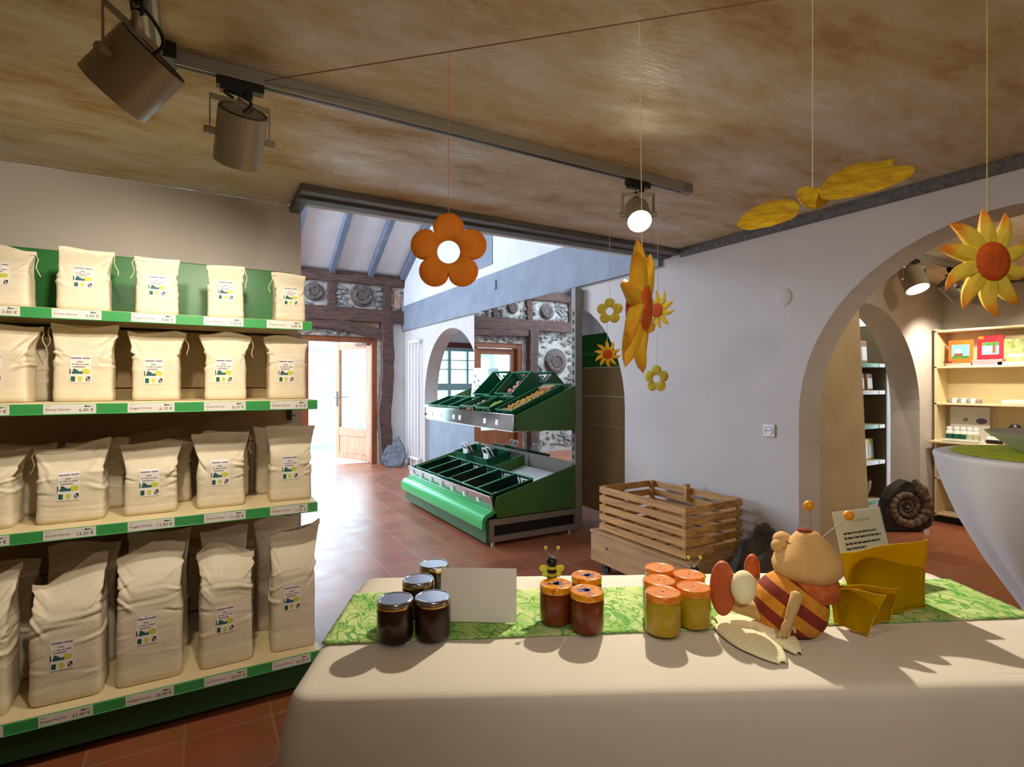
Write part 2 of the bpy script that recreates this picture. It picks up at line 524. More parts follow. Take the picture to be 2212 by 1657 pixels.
M['bumper'] = mat('bright_green_bumper', (62, 176, 92), .3)
M['glass'] = pane_mat('jar_glass', (246, 248, 244))
M['jam'] = mat('dark_forest_honey', (50, 20, 10), .35, spec=.2)
M['honey'] = mat('amber_honey', (122, 50, 14), .3, spec=.3, sub=.3)
M['cream_honey'] = mat('creamed_yellow_honey', (198, 164, 32), .35, spec=.3, sub=.4)
M['silver_lid'] = mat('silver_lid', (196, 200, 204), .16, 1)
M['gold'] = mat('gold_lid_band', (196, 160, 84), .25, 1)
M['orange_lid'] = mat('orange_honeycomb_lid', (226, 112, 20), .22, col2=(240, 150, 40), vscale=40, coat=.5)
M['yellow_lid'] = mat('yellow_meadow_lid', (240, 160, 20), .22, col2=(204, 92, 20), vscale=60, coat=.5, ramp=(.5, .62))
M['violet'] = mat('violet_petal_print', (92, 80, 150), .35)
M['felt_orange'] = radial_mat('orange_felt', [(0, (246, 150, 30)), (.5, (244, 132, 18)), (1, (226, 106, 14))], nscale=26)
M['felt_yellow'] = mat('yellow_felt', (226, 188, 20), .8, col2=(186, 138, 10), vscale=22, bump=.5, bscale=60, stretch=(1, 1, 2))
M['felt_lime'] = mat('lime_yellow_felt', (226, 212, 84), .8, col2=(200, 176, 50), vscale=26, bump=.5, bscale=60)
M['felt_sun'] = radial_mat('yellow_felt_with_orange_tips', [(.18, (226, 200, 56)), (.40, (240, 206, 70)), (.50, (242, 166, 34)), (.62, (232, 122, 16))], nscale=55, namp=.06)
M['felt_gold'] = radial_mat('golden_orange_felt', [(.1, (240, 200, 50)), (.24, (244, 180, 34)), (.42, (234, 128, 16))], nscale=40, namp=.06)
M['felt_disc'] = mat('deep_orange_felt', (216, 96, 14), .75, col2=(190, 74, 8), vscale=24, bump=.5, bscale=50)
M['orange_fabric'] = mat('rust_orange_fabric', (214, 112, 48), .85, col2=(180, 82, 34), vscale=40, bump=.3, bscale=90)
M['stripe_yellow'] = mat('mustard_speckled_fabric', (226, 156, 40), .85, col2=(206, 128, 30), vscale=60, bump=.2, bscale=120)
M['stripe_red'] = mat('maroon_fabric', (134, 44, 24), .85, var=.06, vscale=40, bump=.2, bscale=120)
M['skin_fabric'] = mat('peach_fabric', (224, 178, 112), .85, var=.03, vscale=20, bump=.12, bscale=120)
M['skin_pale'] = mat('beige_fabric', (206, 172, 112), .85, var=.03, vscale=20)
M['knit'] = mat('cream_knit', (252, 244, 204), .9, bump=.1, bscale=150)
M['sole'] = mat('orange_brown_leather', (184, 88, 38), .6, var=.06, vscale=20)
M['orange_ball'] = mat('orange_wooden_bead', (236, 150, 20), .4)
M['organza'] = cloth_thin('yellow_organza', (206, 172, 14), .32, .80)
M['sheet_clear'] = pane_mat('clear_plastic_sheet', (253, 253, 252))
M['stone_bowl'] = mat('grey_glazed_bowl', (200, 198, 190), .35)
M['potato'] = mat('potato_skin', (214, 160, 72), .6, col2=(190, 132, 52), vscale=30)
M['apple'] = mat('red_apple_skin', (196, 60, 44), .35, col2=(232, 176, 140), vscale=20)
M['apple_pale'] = mat('pale_pink_apple_skin', (232, 190, 168), .4, col2=(206, 96, 84), vscale=24)
M['cabbage'] = mat('yellow_green_cabbage_leaf', (190, 196, 70), .5, col2=(136, 160, 70), vscale=12)
M['orange_fruit'] = mat('orange_peel', (232, 140, 50), .5)
M['leaf'] = mat('green_leaf', (70, 120, 50), .5, var=.25, vscale=20)
M['pot'] = mat('terracotta_pot', (150, 86, 56), .7)
M['book_orange'] = mat('orange_book_cover', (238, 104, 34), .35)
M['book_red'] = mat('red_book_cover', (196, 28, 44), .35)
M['book_green'] = mat('meadow_photo_cover', (128, 150, 40), .4, col2=(214, 210, 150), vscale=28)
M['book_blue'] = mat('sky_blue_print', (110, 180, 214), .4)
M['pages'] = mat('book_pages', (236, 206, 196), .7, var=.05, vscale=1, stretch=(1, 1, 220))
M['brown'] = mat('brown_wood', (120, 70, 34), .5)
M['bottle_white'] = mat('white_bottle_plastic', (232, 230, 220), .35)
M['kraft'] = mat('brown_packet_paper', (176, 128, 66), .6, col2=(140, 92, 42), vscale=18)
M['yellow_pack'] = mat('pale_yellow_packet', (240, 222, 130), .5)
M['lens'] = mat('lit_lamp_lens', (255, 246, 226), .3, emit=(255, 240, 210), estr=60)
M['lens_soft'] = mat('lit_lamp_glass', (255, 250, 240), .3, emit=(255, 246, 228), estr=6)
M['ground'] = mat('pale_gravel', (214, 214, 210), .9, var=.06, vscale=20)
M['outer_wall'] = mat('white_render', (236, 238, 238), .9)
M['curtain_red'] = mat('dark_red_blind_box', (104, 40, 38), .5)

# ---------------------------------------------------------------- the room shell
ZC = 2.279


def arch_wall(axis, t0, t1, s0, s1, z0, z1, arches, n=28):
    """wall slab between t0..t1 (normal axis), s0..s1 along, arches: (centre, radius, spring, [rise])"""
    mb = MB()
    def P(t, s, z): return (t, s, z) if axis == 'X' else (s, t, z)
    def slab(a, b, za, zb):
        if b - a < 1e-4: return
        mb.hexa([P(t0, a, za), P(t1, a, za), P(t1, b, za), P(t0, b, za), P(t0, a, zb), P(t1, a, zb), P(t1, b, zb), P(t0, b, zb)])
    cur = s0
    for (c, R, zs) in sorted(arches):
        slab(cur, c - R, z0, z1)
        pts = [(c - R * math.cos(PI * i / n), zs + R * math.sin(PI * i / n)) for i in range(n + 1)]
        for (a, za), (b, zb) in zip(pts[:-1], pts[1:]):
            v = [P(t0, a, za), P(t0, b, zb), P(t0, b, z1), P(t0, a, z1), P(t1, a, za), P(t1, b, zb), P(t1, b, z1), P(t1, a, z1)]
            mb.add(v, [(0, 1, 2, 3), (5, 4, 7, 6), (4, 5, 1, 0), (3, 2, 6, 7)])
        cur = c + R
    slab(cur, s1, z0, z1)
    return mb


RA, ZS = .95, 1.13
A_NEAR, A_MID, A_FAR = .929, 4.30, 6.86
YH = 8.8
struct(MB().box((-3.3, -2.3, -.1), (7.2, 9.1, 0)), 'floor', M['tile'])
struct(MB().box((-3, 9.1, -.14), (9, 20, -.02)), 'floor_porch', M['ground'])
cl = MB().box((-2.6, -2.2, ZC), (.43, 3.129, ZC + .01)).box((-2.6, -2.2, ZC + .01), (.43, 2.95, ZC + .15)).box((.43, -2.2, ZC), (3.0, 2.75, ZC + .15)).box((.43, 2.75, ZC), (3.0, 2.95, ZC + .15))
struct(cl, 'ceiling', M['ceiling'])
struct(MB().box((3.0, -2.2, ZC), (6.6, 2.75, ZC + .15)), 'ceiling_side', M['ceiling'])
struct(MB().box((-2.6, 3.13, 0), (.49, 3.36, ZC)), 'wall_left', M['plaster'])
struct(MB().box((-2.6, 2.951, ZC + .012), (3.0, 3.15, 6.4)), 'wall_header', M['plaster_hall'])
# the right wall: lower part with the three arches, plain upper part
struct(arch_wall('X', 3.0, 3.21, -2.2, YH, 0, 2.3, [(A_NEAR, RA, ZS), (A_MID, RA, ZS), (A_FAR, RA, ZS)]), 'wall_right', M['plaster'])
# upper hall wall with the loft opening
LY0, LY1, LZ0, LZ1 = 5.62, 6.5, 2.72, 3.5
up = MB().box((3.0, 2.95, 2.3), (3.21, YH, LZ0)).box((3.0, 2.95, LZ1), (3.21, YH, 6.4))
up.box((3.0, 2.95, LZ0), (3.21, LY0, LZ1)).box((3.0, LY1, LZ0), (3.21, YH, LZ1))
struct(up, 'wall_right_upper', M['plaster_hall'])
lw = MB()
for k in range(4):
    e = .055 * k
    a0, a1, b0, b1 = LY0 + e, LY1 - e, LZ0 + e, LZ1 - e
    x0, x1 = 2.985 + .03 * k, 3.05 + .03 * k
    lw.box((x0, a0, b0), (x1, a1, b0 + .05)).box((x0, a0, b1 - .05), (x1, a1, b1)).box((x0 + .003, a0 + .002, b0 + .05), (x1 - .003, a0 + .05, b1 - .05)).box((x0 + .003, a1 - .05, b0 + .05), (x1 - .003, a1 - .002, b1 - .05))
lw.box((3.12, LY0, LZ0), (3.15, LY1, LZ1))
struct(lw, 'window_4', M['blue_beam'])
struct(MB().box((-2.8, -2.4, 0), (-2.6, 3.36, ZC + .1)), 'wall_west', M['plaster'])
struct(MB().box((-2.8, -2.4, 0), (6.6, -2.2, ZC + .1)), 'wall_back', M['plaster'])
# hall
def roof_z(y): return 3.1 + (YH - y) * .546
rf = MB()
x0, x1 = -3.2, 3.0
rf.hexa([(x0, 2.9, roof_z(2.9)), (x1, 2.9, roof_z(2.9)), (x1, 9.1, roof_z(9.1)), (x0, 9.1, roof_z(9.1)),
         (x0, 2.9, roof_z(2.9) + .12), (x1, 2.9, roof_z(2.9) + .12), (x1, 9.1, roof_z(9.1) + .12), (x0, 9.1, roof_z(9.1) + .12)])
struct(rf, 'ceiling_hall', M['plaster_hall'])
for k, X in enumerate((-2.4, -1.8, -1.2, -.58, .02, .62, 1.22, 1.82, 2.42, 2.955)):
    a = Vector((X, 3.2, roof_z(3.2) - .06)); b = Vector((X, 8.72, roof_z(8.72) - .06))
    struct(MB().bar(a, b, .085, .12), 'trim_rafter', M['rafter'], bevel=.006)
struct(MB().box((-3.4, 3.1, 0), (-3.2, 9.1, 6.4)), 'wall_hall_west', M['plaster_hall'])
# half-timbered far wall with the doorway
DX0, DX1, DZ = .5, 2.56, 2.07
fw = MB()
fw.box((-3.2, YH, 0), (DX0, 9.1, 3.1)).box((DX1, YH, 0), (3.21, 9.1, 3.1)).box((DX0, YH, DZ), (DX1, 9.1, 3.1))
struct(fw, 'wall_far', M['mortar'])
struct(MB().box((2.78, 8.77, 0), (3.0, 8.8, 2.36)), 'wall_far_corner', M['plaster_hall'])


def timber(name, pts, wd, th, seed=0, y=8.72):
    """hewn timber along a polyline in the wall plane (x, z), width wd"""
    rnd = random.Random(seed); mb = MB(); P = []
    n = 14; segs = len(pts) - 1
    for i in range(n + 1):
        t = i / n * segs; k = min(int(t), segs - 1); u = t - k
        P.append(Vector((pts[k][0] * (1 - u) + pts[k + 1][0] * u, 0, pts[k][1] * (1 - u) + pts[k + 1][1] * u)))
    vs = []
    for i, p in enumerate(P):
        d = (P[min(i + 1, n)] - P[max(i - 1, 0)]).normalized(); nn = Vector((-d.z, 0, d.x))
        for sgn, yy in ((-1, y), (1, y), (1, YH + .02), (-1, YH + .02)):
            q = p + nn * sgn * (wd / 2 + rnd.uniform(-.012, .012)); q.y = yy + (rnd.uniform(-.012, .012) if yy == y else 0); vs.append(q)
    fs = [(4 * i + a, 4 * i + (a + 1) % 4, 4 * i + 4 + (a + 1) % 4, 4 * i + 4 + a) for i in range(n) for a in range(4)] + [(0, 1, 2, 3), (4 * n + 3, 4 * n + 2, 4 * n + 1, 4 * n)]
    mb.add(vs, fs)
    return struct(mb, name, M['timber'], sharp=30, bevel=.008)


timber('trim_top_plate', [(-3.1, 3.0), (2.98, 3.0)], .17, .1, 1)
timber('trim_middle_beam', [(-3.1, 2.43), (2.99, 2.41)], .2, .1, 2, 8.68)
for k, (xa, wd) in enumerate(((-2.6, .12), (-1.5, .14), (-.62, .13), (.36, .12), (1.1, .11), (1.82, .12), (2.7, .13))):
    timber('trim_stud', [(xa, 2.5), (xa + .01, 2.94)], wd, .1, 10 + k, 8.74)
timber('trim_door_post', [(2.70, 0), (2.64, .8), (2.71, 1.5), (2.69, 2.32)], .19, .1, 31, 8.66)
timber('trim_hall_post', [(.30, 0), (.33, 1.2), (.31, 2.34)], .18, .1, 32, 8.66)
timber('trim_curved_brace', [(.42, 2.30), (1.35, 2.27), (2.0, 2.24), (2.62, 2.11)], .17, .1, 33, 8.69)


def rubble(name, x0, x1, z0, z1, n, seed, holes=()):
    rnd = random.Random(seed); mb = MB()
    for i in range(n):
        x = rnd.uniform(x0, x1); z = rnd.uniform(z0, z1)
        if any((x - hx) ** 2 + (z - hz) ** 2 < hr * hr for hx, hz, hr in holes): continue
        sx, sz = rnd.uniform(.05, .13), rnd.uniform(.03, .07)
        R = Euler((0, rnd.uniform(-.25, .25), 0)).to_matrix()
        mb.ball((x, YH - .008, z), (sx * .6, rnd.uniform(.02, .05), sz * .6), 7, 5, R, 0, .5, rnd.random() * 50)
    return struct(mb, name, M['rubble'], sharp=50)


rubble('wall_stone_panel', 1.9, 2.62, 2.53, 2.9, 90, 3, [(2.30, 2.74, .27)])
rubble('wall_stone_panel', 1.2, 1.74, 2.53, 2.9, 60, 4, [(1.56, 2.74, .22)])
rubble('wall_stone_panel', .45, 1.02, 2.53, 2.9, 60, 5, [(.72, 2.74, .2)])
rubble('wall_stone_panel', -.5, .28, 2.53, 2.9, 70, 6, [(-.05, 2.72, .24)])
rubble('wall_stone_panel', 2.76, 2.96, 2.53, 2.9, 16, 7)
rubble('wall_stone_panel', .55, 2.5, 2.1, 2.22, 70, 8)
rubble('wall_stone_panel', -1.4, .2, .1, 2.3, 420, 9, [(-.25, 1.75, .35), (-.15, 1.2, .37)])
struct(MB().box((2.83, 8.765, 2.56), (2.93, 8.8, 2.86)).prism([(2.2, 8.765, 2.235), (2.58, 8.765, 2.16), (2.58, 8.765, 2.32), (2.2, 8.765, 2.32)], (0, .03, 0)), 'wall_brick_infill', mat('pale_brick', (176, 134, 112), .8, var=.1, vscale=12, bump=.3))

# beams and trims of the near room
hd = MB().box((.43, 2.75, 2.245), (3.0, 2.81, ZC)).box((.43, 2.80, 2.252), (3.0, 2.87, ZC)).box((.43, 2.86, 2.240), (3.0, 2.945, ZC)).box((.43, 2.945, 2.24), (.49, 3.13, ZC))
struct(hd, 'trim_1', M['dark_wood'], bevel=.005)
struct(MB().box((2.972, -2.2, 2.222), (3.0, 2.75, ZC)), 'trim_2', M['dark_wood'], bevel=.004)
struct(MB().box((2.965, 2.945, 2.19), (3.0, YH, 2.60)), 'trim_3', M['blue_beam'], bevel=.004)
pg = MB().box((2.945, 5.46, 2.40), (2.967, 5.50, 2.5))
tag(pg.build('wooden_peg', M['blue_beam'], bevel=.004), 'small blue-grey peg on the blue-grey wall beam below the orange flower', 'peg')
struct(MB().box((6.30, -2.2, 2.225), (6.35, 2.5, ZC)), 'trim_4', M['dark_wood'], bevel=.004)

# side rooms behind the arches
struct(arch_wall('Y', 2.5, 2.75, 3.21, 6.6, 0, ZC + .3, [(4.94, RA, 1.06)]), 'wall_side_room', M['plaster'])
struct(MB().box((6.35, -2.2, 0), (6.6, 2.75, ZC)), 'wall_side_room_end', M['plaster'])
struct(MB().box((7.0, 2.75, 0), (7.2, 9.1, 3.2)), 'wall_store_end', M['plaster_hall'])
struct(MB().box((3.21, 3.75, 0), (7.0, 3.85, 1.3)) if False else MB().box((5.0, 3.42, 0), (7.0, 3.55, 2.9)), 'wall_store_partition', M['plaster_hall'])
sc2 = MB().box((3.21, 2.75, 2.75), (7.1, 9.1, 2.85))
struct(sc2, 'ceiling_store', M['plaster_hall'])
for k in range(6):
    struct(MB().box((3.21 + .0, 3.2 + k * .42, 2.68), (7.0, 3.28 + k * .42, 2.75)), 'trim_store_rafter', M['rafter'])
# far store wall with a window
WX0, WX1, WZ0, WZ1 = 3.35, 4.55, .75, 1.95
ws = MB().box((3.21, YH, 0), (WX0, 9.1, 2.8)).box((WX1, YH, 0), (7.2, 9.1, 2.8)).box((WX0, YH, 0), (WX1, 9.1, WZ0)).box((WX0, YH, WZ1), (WX1, 9.1, 2.8))
struct(ws, 'wall_store_far', M['plaster_hall'])
wf = MB()
for a, b in ((WX0, WX0 + .06), (3.82, 3.88), (WX1 - .06, WX1), (4.18, 4.22)):
    wf.box((a, YH + .02, WZ0), (b, YH + .1, WZ1))
for a, b in ((WZ0, WZ0 + .06), (1.2, 1.32), (WZ1 - .06, WZ1), (1.56, 1.58), (1.72, 1.74)):
    wf.box((WX0, YH + .025, a), (WX1, YH + .095, b))
win = struct(wf, 'window_2', M['teal_frame'], bevel=.004)
tag(MB().box((WX0, YH + .055, WZ0), (WX1, YH + .061, WZ1)).build('window_pane', M['pane_teal'], win), kind='structure')
struct(MB().box((3.3, YH - .05, 1.95), (4.6, YH, 2.04)), 'trim_5', M['curtain_red'])
# low counter wall closing the foot of the far arch
struct(MB().box((3.05, A_FAR - RA, 0), (3.18, A_FAR + RA, .96)), 'wall_parapet', M['blue_beam'])
struct(MB().box((3.0, A_FAR - RA, .96), (3.21, A_FAR + RA, 1.0)), 'trim_6', M['white_metal'])

# porch beyond the doorway
struct(MB().box((2.95, 9.1, 0), (3.1, 12.5, 2.6)), 'wall_porch', M['outer_wall'])
pf = MB()
for a in (-.2, .75, 1.55, 2.27):
    pf.box((a, 11.2, 0), (a + .13, 11.3, 2.05))
pf.box((-.19, 11.206, 1.93), (2.39, 11.294, 2.044)).box((-.19, 11.206, .006), (2.39, 11.294, .12))
pfo = struct(pf, 'window_1', M['teal_frame'])
struct(MB().box((-.6, 9.1, 2.5), (3.1, 11.35, 2.6)), 'ceiling_porch', M['outer_wall'])
tag(MB().box((-.2, 11.24, .1), (2.4, 11.25, 1.95)).build('window_pane', M['pane_teal'], pfo), kind='structure')
# door frame and open leaf
df = MB().box((DX0, 8.82, 0), (DX0 + .09, 9.06, DZ)).box((DX1 - .09, 8.82, 0), (DX1, 9.06, DZ)).box((DX0 + .09, 8.824, DZ - .09), (DX1 - .09, 9.056, DZ - .002)).box((1.42, 8.86, 0), (1.50, 9.02, DZ - .09))
struct(df, 'door_frame', M['frame_wood'], bevel=.006)
# fixed left leaf
fl = MB()
fl.box((.59, 8.9, .02), (.70, 8.96, 1.97)).box((1.32, 8.9, .02), (1.42, 8.96, 1.97)).box((.70, 8.904, 1.86), (1.32, 8.956, 1.97)).box((.70, 8.904, .02), (1.32, 8.956, .46))
d2 = struct(fl, 'door_2', M['frame_wood'], bevel=.005)
tag(MB().box((.69, 8.925, .45), (1.33, 8.935, 1.87)).build('door_pane', M['pane'], d2), kind='structure')
# open right leaf, hinged on the right post, swung outward
hx, hy = 2.50, 8.93
ang = math.atan2(9.86 - hy, 2.14 - hx)
def LD(u, t, z): return (hx + u * math.cos(ang) - t * math.sin(ang), hy + u * math.sin(ang) + t * math.cos(ang), z)
def lbox(mb, u0, u1, t0, t1, z0, z1, m=None):
    return mb.hexa([LD(u0, t0, z0), LD(u1, t0, z0), LD(u1, t1, z0), LD(u0, t1, z0), LD(u0, t0, z1), LD(u1, t0, z1), LD(u1, t1, z1), LD(u0, t1, z1)], m)
dl = MB(); W_ = 1.0
lbox(dl, 0, .12, -.03, .03, .02, 2.03); lbox(dl, W_ - .12, W_, -.03, .03, .02, 2.03)
lbox(dl, .12, W_ - .12, -.03, .03, 1.90, 2.03); lbox(dl, .12, W_ - .12, -.03, .03, .02, .12); lbox(dl, .12, W_ - .12, -.03, .03, .42, .56)
lbox(dl, .12, W_ - .12, -.02, .02, .12, .42)
d1 = struct(dl, 'door_1', M['door_wood'], bevel=.006)
pn = MB(); lbox(pn, .11, W_ - .11, -.004, .004, .54, 1.92)
tag(pn.build('door_pane', M['pane'], d1), kind='structure')
hn = MB()
lbox(hn, W_ - .085, W_ - .045, .03, .037, .92, 1.18); hn.tube([LD(W_ - .065, .03, 1.08), LD(W_ - .065, .085, 1.08), LD(W_ - .2, .085, 1.08)], .01)
lbox(hn, W_ - .085, W_ - .045, -.037, -.03, .92, 1.18); hn.tube([LD(W_ - .065, -.03, 1.08), LD(W_ - .065, -.085, 1.08), LD(W_ - .2, -.085, 1.08)], .01)
tag(hn.build('door_handle', M['black'], d1), kind='structure')
dc = MB(); lbox(dc, .03, .36, .03, .07, 1.95, 2.02)
tag(dc.build('door_closer', M['brown'], d1), kind='structure')

# ---------------------------------------------------------------- flour shelf
SX0, SX1 = -1.25, .46
shelf = thing('gondola_shelf', (-.4, 2.8, 0), 'long cream gondola shelf with green price rails holding rows of white flour bags', 'shelf')
RAILS = [(1.585, 2.63), (1.229, 2.50), (.78, 2.50), (.158, 2.43)]
bk = MB()
for k in range(5):
    bk.box((SX0, 3.05, .22 + k * .27), (SX1 - .03, 3.09, .22 + k * .27 + .266))
bk.build('back_panel', M['cream_back'], shelf, bevel=.003)
MB().box((SX0, 3.04, 1.59), (SX1 - .03, 3.09, 1.90)).build('header_panel', M['green'], shelf, bevel=.004)
up = MB()
for X in (SX1 - .055, -.52, SX0 + .02):
    up.box((X - .015, 3.09, .05), (X + .015, 3.125, 1.86))
up.build('upright', M['grey_metal'], shelf)
br = MB().box((SX1 - .05, 3.03, 1.13), (SX1 - .03, 3.06, 1.19)).box((SX1 - .035, 3.035, 1.15), (SX1 - .012, 3.045, 1.155))
br.build('bracket_clip', M['black'], shelf)
names = ['Emmer Körner', 'Roggen Körner', 'Dinkel Körner', 'Weizen Körner']
prices = [['3,80 €', '3,90 €', '3,40 €', '3,20 €', '3,80 €'], ['6,20 €', '6,40 €', '6,10 €', '6,10 €', '6,10 €'],
          ['12,90 €', '13,20 €', '11,90 €', '11,20 €', '11,30 €'], ['29,90 €', '31,40 €', '28,90 €', '28,00 €', '26,90 €']]
for r, (z, y) in enumerate(RAILS):
    zt = z + .02
    sh = MB().box((SX0, y + .004, zt - .028), (SX1, 3.05, zt)).build('shelf_board', M['cream'], shelf, bevel=.002)
    ra = MB().box((SX0, y - .004, z - .02), (SX1, y + .004, z + .018)).box((SX0, y - .007, z - .022), (SX1, y + .004, z - .018)).build('price_rail', M['rail_green'], shelf, bevel=.0015)
    for k, xa in enumerate((-.71, -.47, -.225, .025, .268)):
        lb = MB(); ww = .15
        yy = y - .0055
        lb.box((xa, yy, z - .0185), (xa + ww, yy + .0012, z + .0165), 0)
        if k > 0:
            lb.text(names[k - 1], .0115, (xa + .006, yy - .0004, z - .006), (1, 0, 0), (0, 0, 1), 2)
        lb.text(prices[r][k], .0165, (xa + ww - .006, yy - .0004, z - .011), (1, 0, 0), (0, 0, 1), 1, 'RIGHT')
        # small green leaf mark above the price, thin grey lines
        q = xa + ww - .036
        lb.prism([(q, yy - .0003, z + .006), (q + .006, yy - .0003, z + .013), (q + .012, yy - .0003, z + .009), (q + .018, yy - .0003, z + .011), (q + .019, yy - .0003, z + .006)], (0, .0002, 0), 3)
        lb.box((q + .02, yy - .0003, z + .007), (q + .029, yy, z + .011), 5)
        lb.box((xa + .006, yy - .0003, z + .009), (xa + .02, yy, z + .0105), 4)
        lb.box((xa + .006, yy - .0003, z - .0145), (xa + .013, yy, z - .0135), 4)
        lb.build('price_label', [M['label_white'], M['ink'], M['ink_red'], M['ink_green'], M['ink_grey'], M['ink_pale']], ra, fixn=False, sharp=0)
MB().box((SX0, 2.445, .035), (SX1, 2.47, .137)).build('plinth', M['dark_green'], shelf, bevel=.004)
MB().box((SX0, 2.50, 0), (SX1 - .02, 2.52, .04)).build('kick_strip', M['black'], shelf)
MB().box((SX1 - .02, 2.44, .0), (SX1, 3.12, .137)).build('end_foot', M['cream'], shelf, bevel=.003)

LABEL = ["WWWWWWWWWWWWWWWWWWWW",
         "WWWWWWWWWWWWWWWWWWWW",
         "WppppppppppWpppppppW",
         "WWWWWWWWWWWWWWWWWWWW",
         "WWWWWWWWWWWWWWWWWWWW",
         "WWWWWWWgggggWWWWWWWW",
         "WWWWWWWWWWWWWWWWWWWW",
         "WWggWggggWggWgggggWW",
         "WWWWWWWWWWWWWWWWWWWW",
         "WWWgggggggggggWWWWWW",
         "WWWWWWWWWWWWWWWWWWWW",
         "kWWDDDWWWWWWyyyyyyWW",
         "kWWDDDDDWWWyyyyyyyyW",
         "kWBBBBBBBBBBYYYYYYYW",
         "kWBBBBBBBBBByyyyyyWW",
         "WWWWWWWWWWWWWWWWWWWW",
         "WWWWWWWWWWWWWWWWWWWW",
         "WDDDDWWWYYYWWWWWkkkW",
         "WDDDDWWYYYYYWWWkWkkW",
         "WDDDDWWWyYyWWWWkkWkW",
         "WDDDDWWWyyyWWWWkWkWW",
         "WWWWWWWWWWWWWWWWWWWW"]
LM = {'W': 0, 'p': 1, 'g': 2, 'k': 3, 'D': 4, 'B': 5, 'Y': 6, 'y': 6}
LMATS = ['label_white', 'ink_purple', 'ink_grey', 'ink', 'ink_green', 'ink_blue', 'ink_yellow']


def bag_surface(wd, dp, h, seed, soft, neck, sag, lean, flare, roll=0.0, lab=None):
    sd = Vector((seed * 13.7, seed * 5.3, seed * 2.9))
    rc = random.Random(int(seed * 97)); creases = []
    for k in range(15):
        sg = rc.choice((-1, 1))
        if k < 6:      # folds running from the shoulders down towards the middle
            cx0, cz0, an = sg * rc.uniform(.18, .46), neck + rc.uniform(-.10, .22), sg * rc.uniform(.7, 1.25)
        elif k < 10:   # short pinches at the sides
            cx0, cz0, an = sg * rc.uniform(.36, .5), neck + rc.uniform(-.2, .12), sg * rc.uniform(-.5, .4)
        else:
            cx0, cz0, an = rc.uniform(-.4, .4), rc.uniform(.16, .8), rc.uniform(-.5, .5)
        creases.append((cx0, cz0, math.cos(an), math.sin(an), rc.uniform(.03, .085) * (1 + (h > .4)), rc.uniform(.0045, .009), rc.choice((1, 1, -.8)) * rc.uniform(.4, .85) * (.35 if k >= 10 else 1)))
    def S(u, v):
        """u around (0..1, 0.25 = front), v up 0..1"""
        a = 2 * PI * u
        ex = .26
        ca, sa = math.cos(a), math.sin(a)
        sx = math.copysign(abs(ca) ** ex, ca); sy = -math.copysign(abs(sa) ** ex, sa)
        # profile
        t = max(0, (v - neck) / (1 - neck))
        e = t * t * (3 - 2 * t)
        D = dp * (1 - e) + .008 * e
        W = wd * (1 - e) + wd * flare * e
        bulge = 1 + .05 * math.sin(PI * min(1, v / neck)) * (1 - e)
        D *= bulge * (1 - .10 * max(0, 1 - v / .04) if v < .04 else 1)
        if v < .05: W *= .97 + .03 * v / .05
        x = sx * W / 2; y = sy * D / 2
        z = v * h
        # gusset: sides pinch inward where the bag flattens
        pin = math.sin(PI * min(1, max(0, (v - neck * .72) / (1 - neck * .72)))) ** 1.5
        if abs(sx) > .6: x -= math.copysign(1, sx) * pin * wd * .05 * (1 - abs(sy)) * 2
        # crumple: soft swelling plus crisp folded creases
        n1 = noise.noise(Vector((x * 8, y * 8, z * 9)) + sd)
        band = .30 + 1.0 * math.exp(-((v - neck * .98) / .20) ** 2)
        dd = soft * band * .42 * n1
        for (c0, c1, dx, dz, ln, wdt, am_) in creases:
            ex_, ez_ = x - c0 * wd, z - c1 * h
            al = (ex_ * dx + ez_ * dz) / ln; ac = (-ex_ * dz + ez_ * dx) / wdt
            if abs(al) < 1.3 and abs(ac) < 3.5:
                fade = max(0, 1 - al * al * .6)
                dd += am_ * soft * fade * (math.exp(-ac * ac) - .55 * math.exp(-((ac - 1.3) / 1.1) ** 2)) * (1 if sy < 0.2 else .3)
        q = Vector((x * 40, y * 40, z * 52)) + sd
        dd += soft * .07 * noise.noise(q) * band
        lz_ = (v - .13 - .02 * math.sin(seed + x * 9)) / .012
        dd += soft * .22 * (math.tanh(-lz_) * .5) * (1 if v < .4 else 0)
        dd *= 1 - .75 * max(0, (v - .9) / .1)
        if lab and sy < 0:
            du_ = max(0, abs(x - (lab[0] - .5) * wd) - lab[2] * .5) / .02; dv_ = max(0, abs(z - lab[1] * h) - lab[3] * .5) / .02
            dd *= 1 - .85 * math.exp(-du_ * du_ - dv_ * dv_)
        nrm = Vector((sx * (abs(sx) ** 6), sy * (abs(sy) ** 3 + .02), 0))
        if nrm.length > 0: nrm.normalize()
        x += nrm.x * dd; y += nrm.y * dd
        # mouth sags, leans, rolls forward
        top = max(0, (v - neck * .85) / (1 - neck * .85))
        z -= top * top * sag * (1 - math.cos((x / wd) * 2 * PI * .8 + seed)) * .5
        z += top * roll * x
        x += top * top * lean * .35
        y += top * top * (lean * .2 + .03 * math.sin(seed * 3 + x * 14) * soft * 60)
        return Vector((x, y, max(0, z)))
    return S


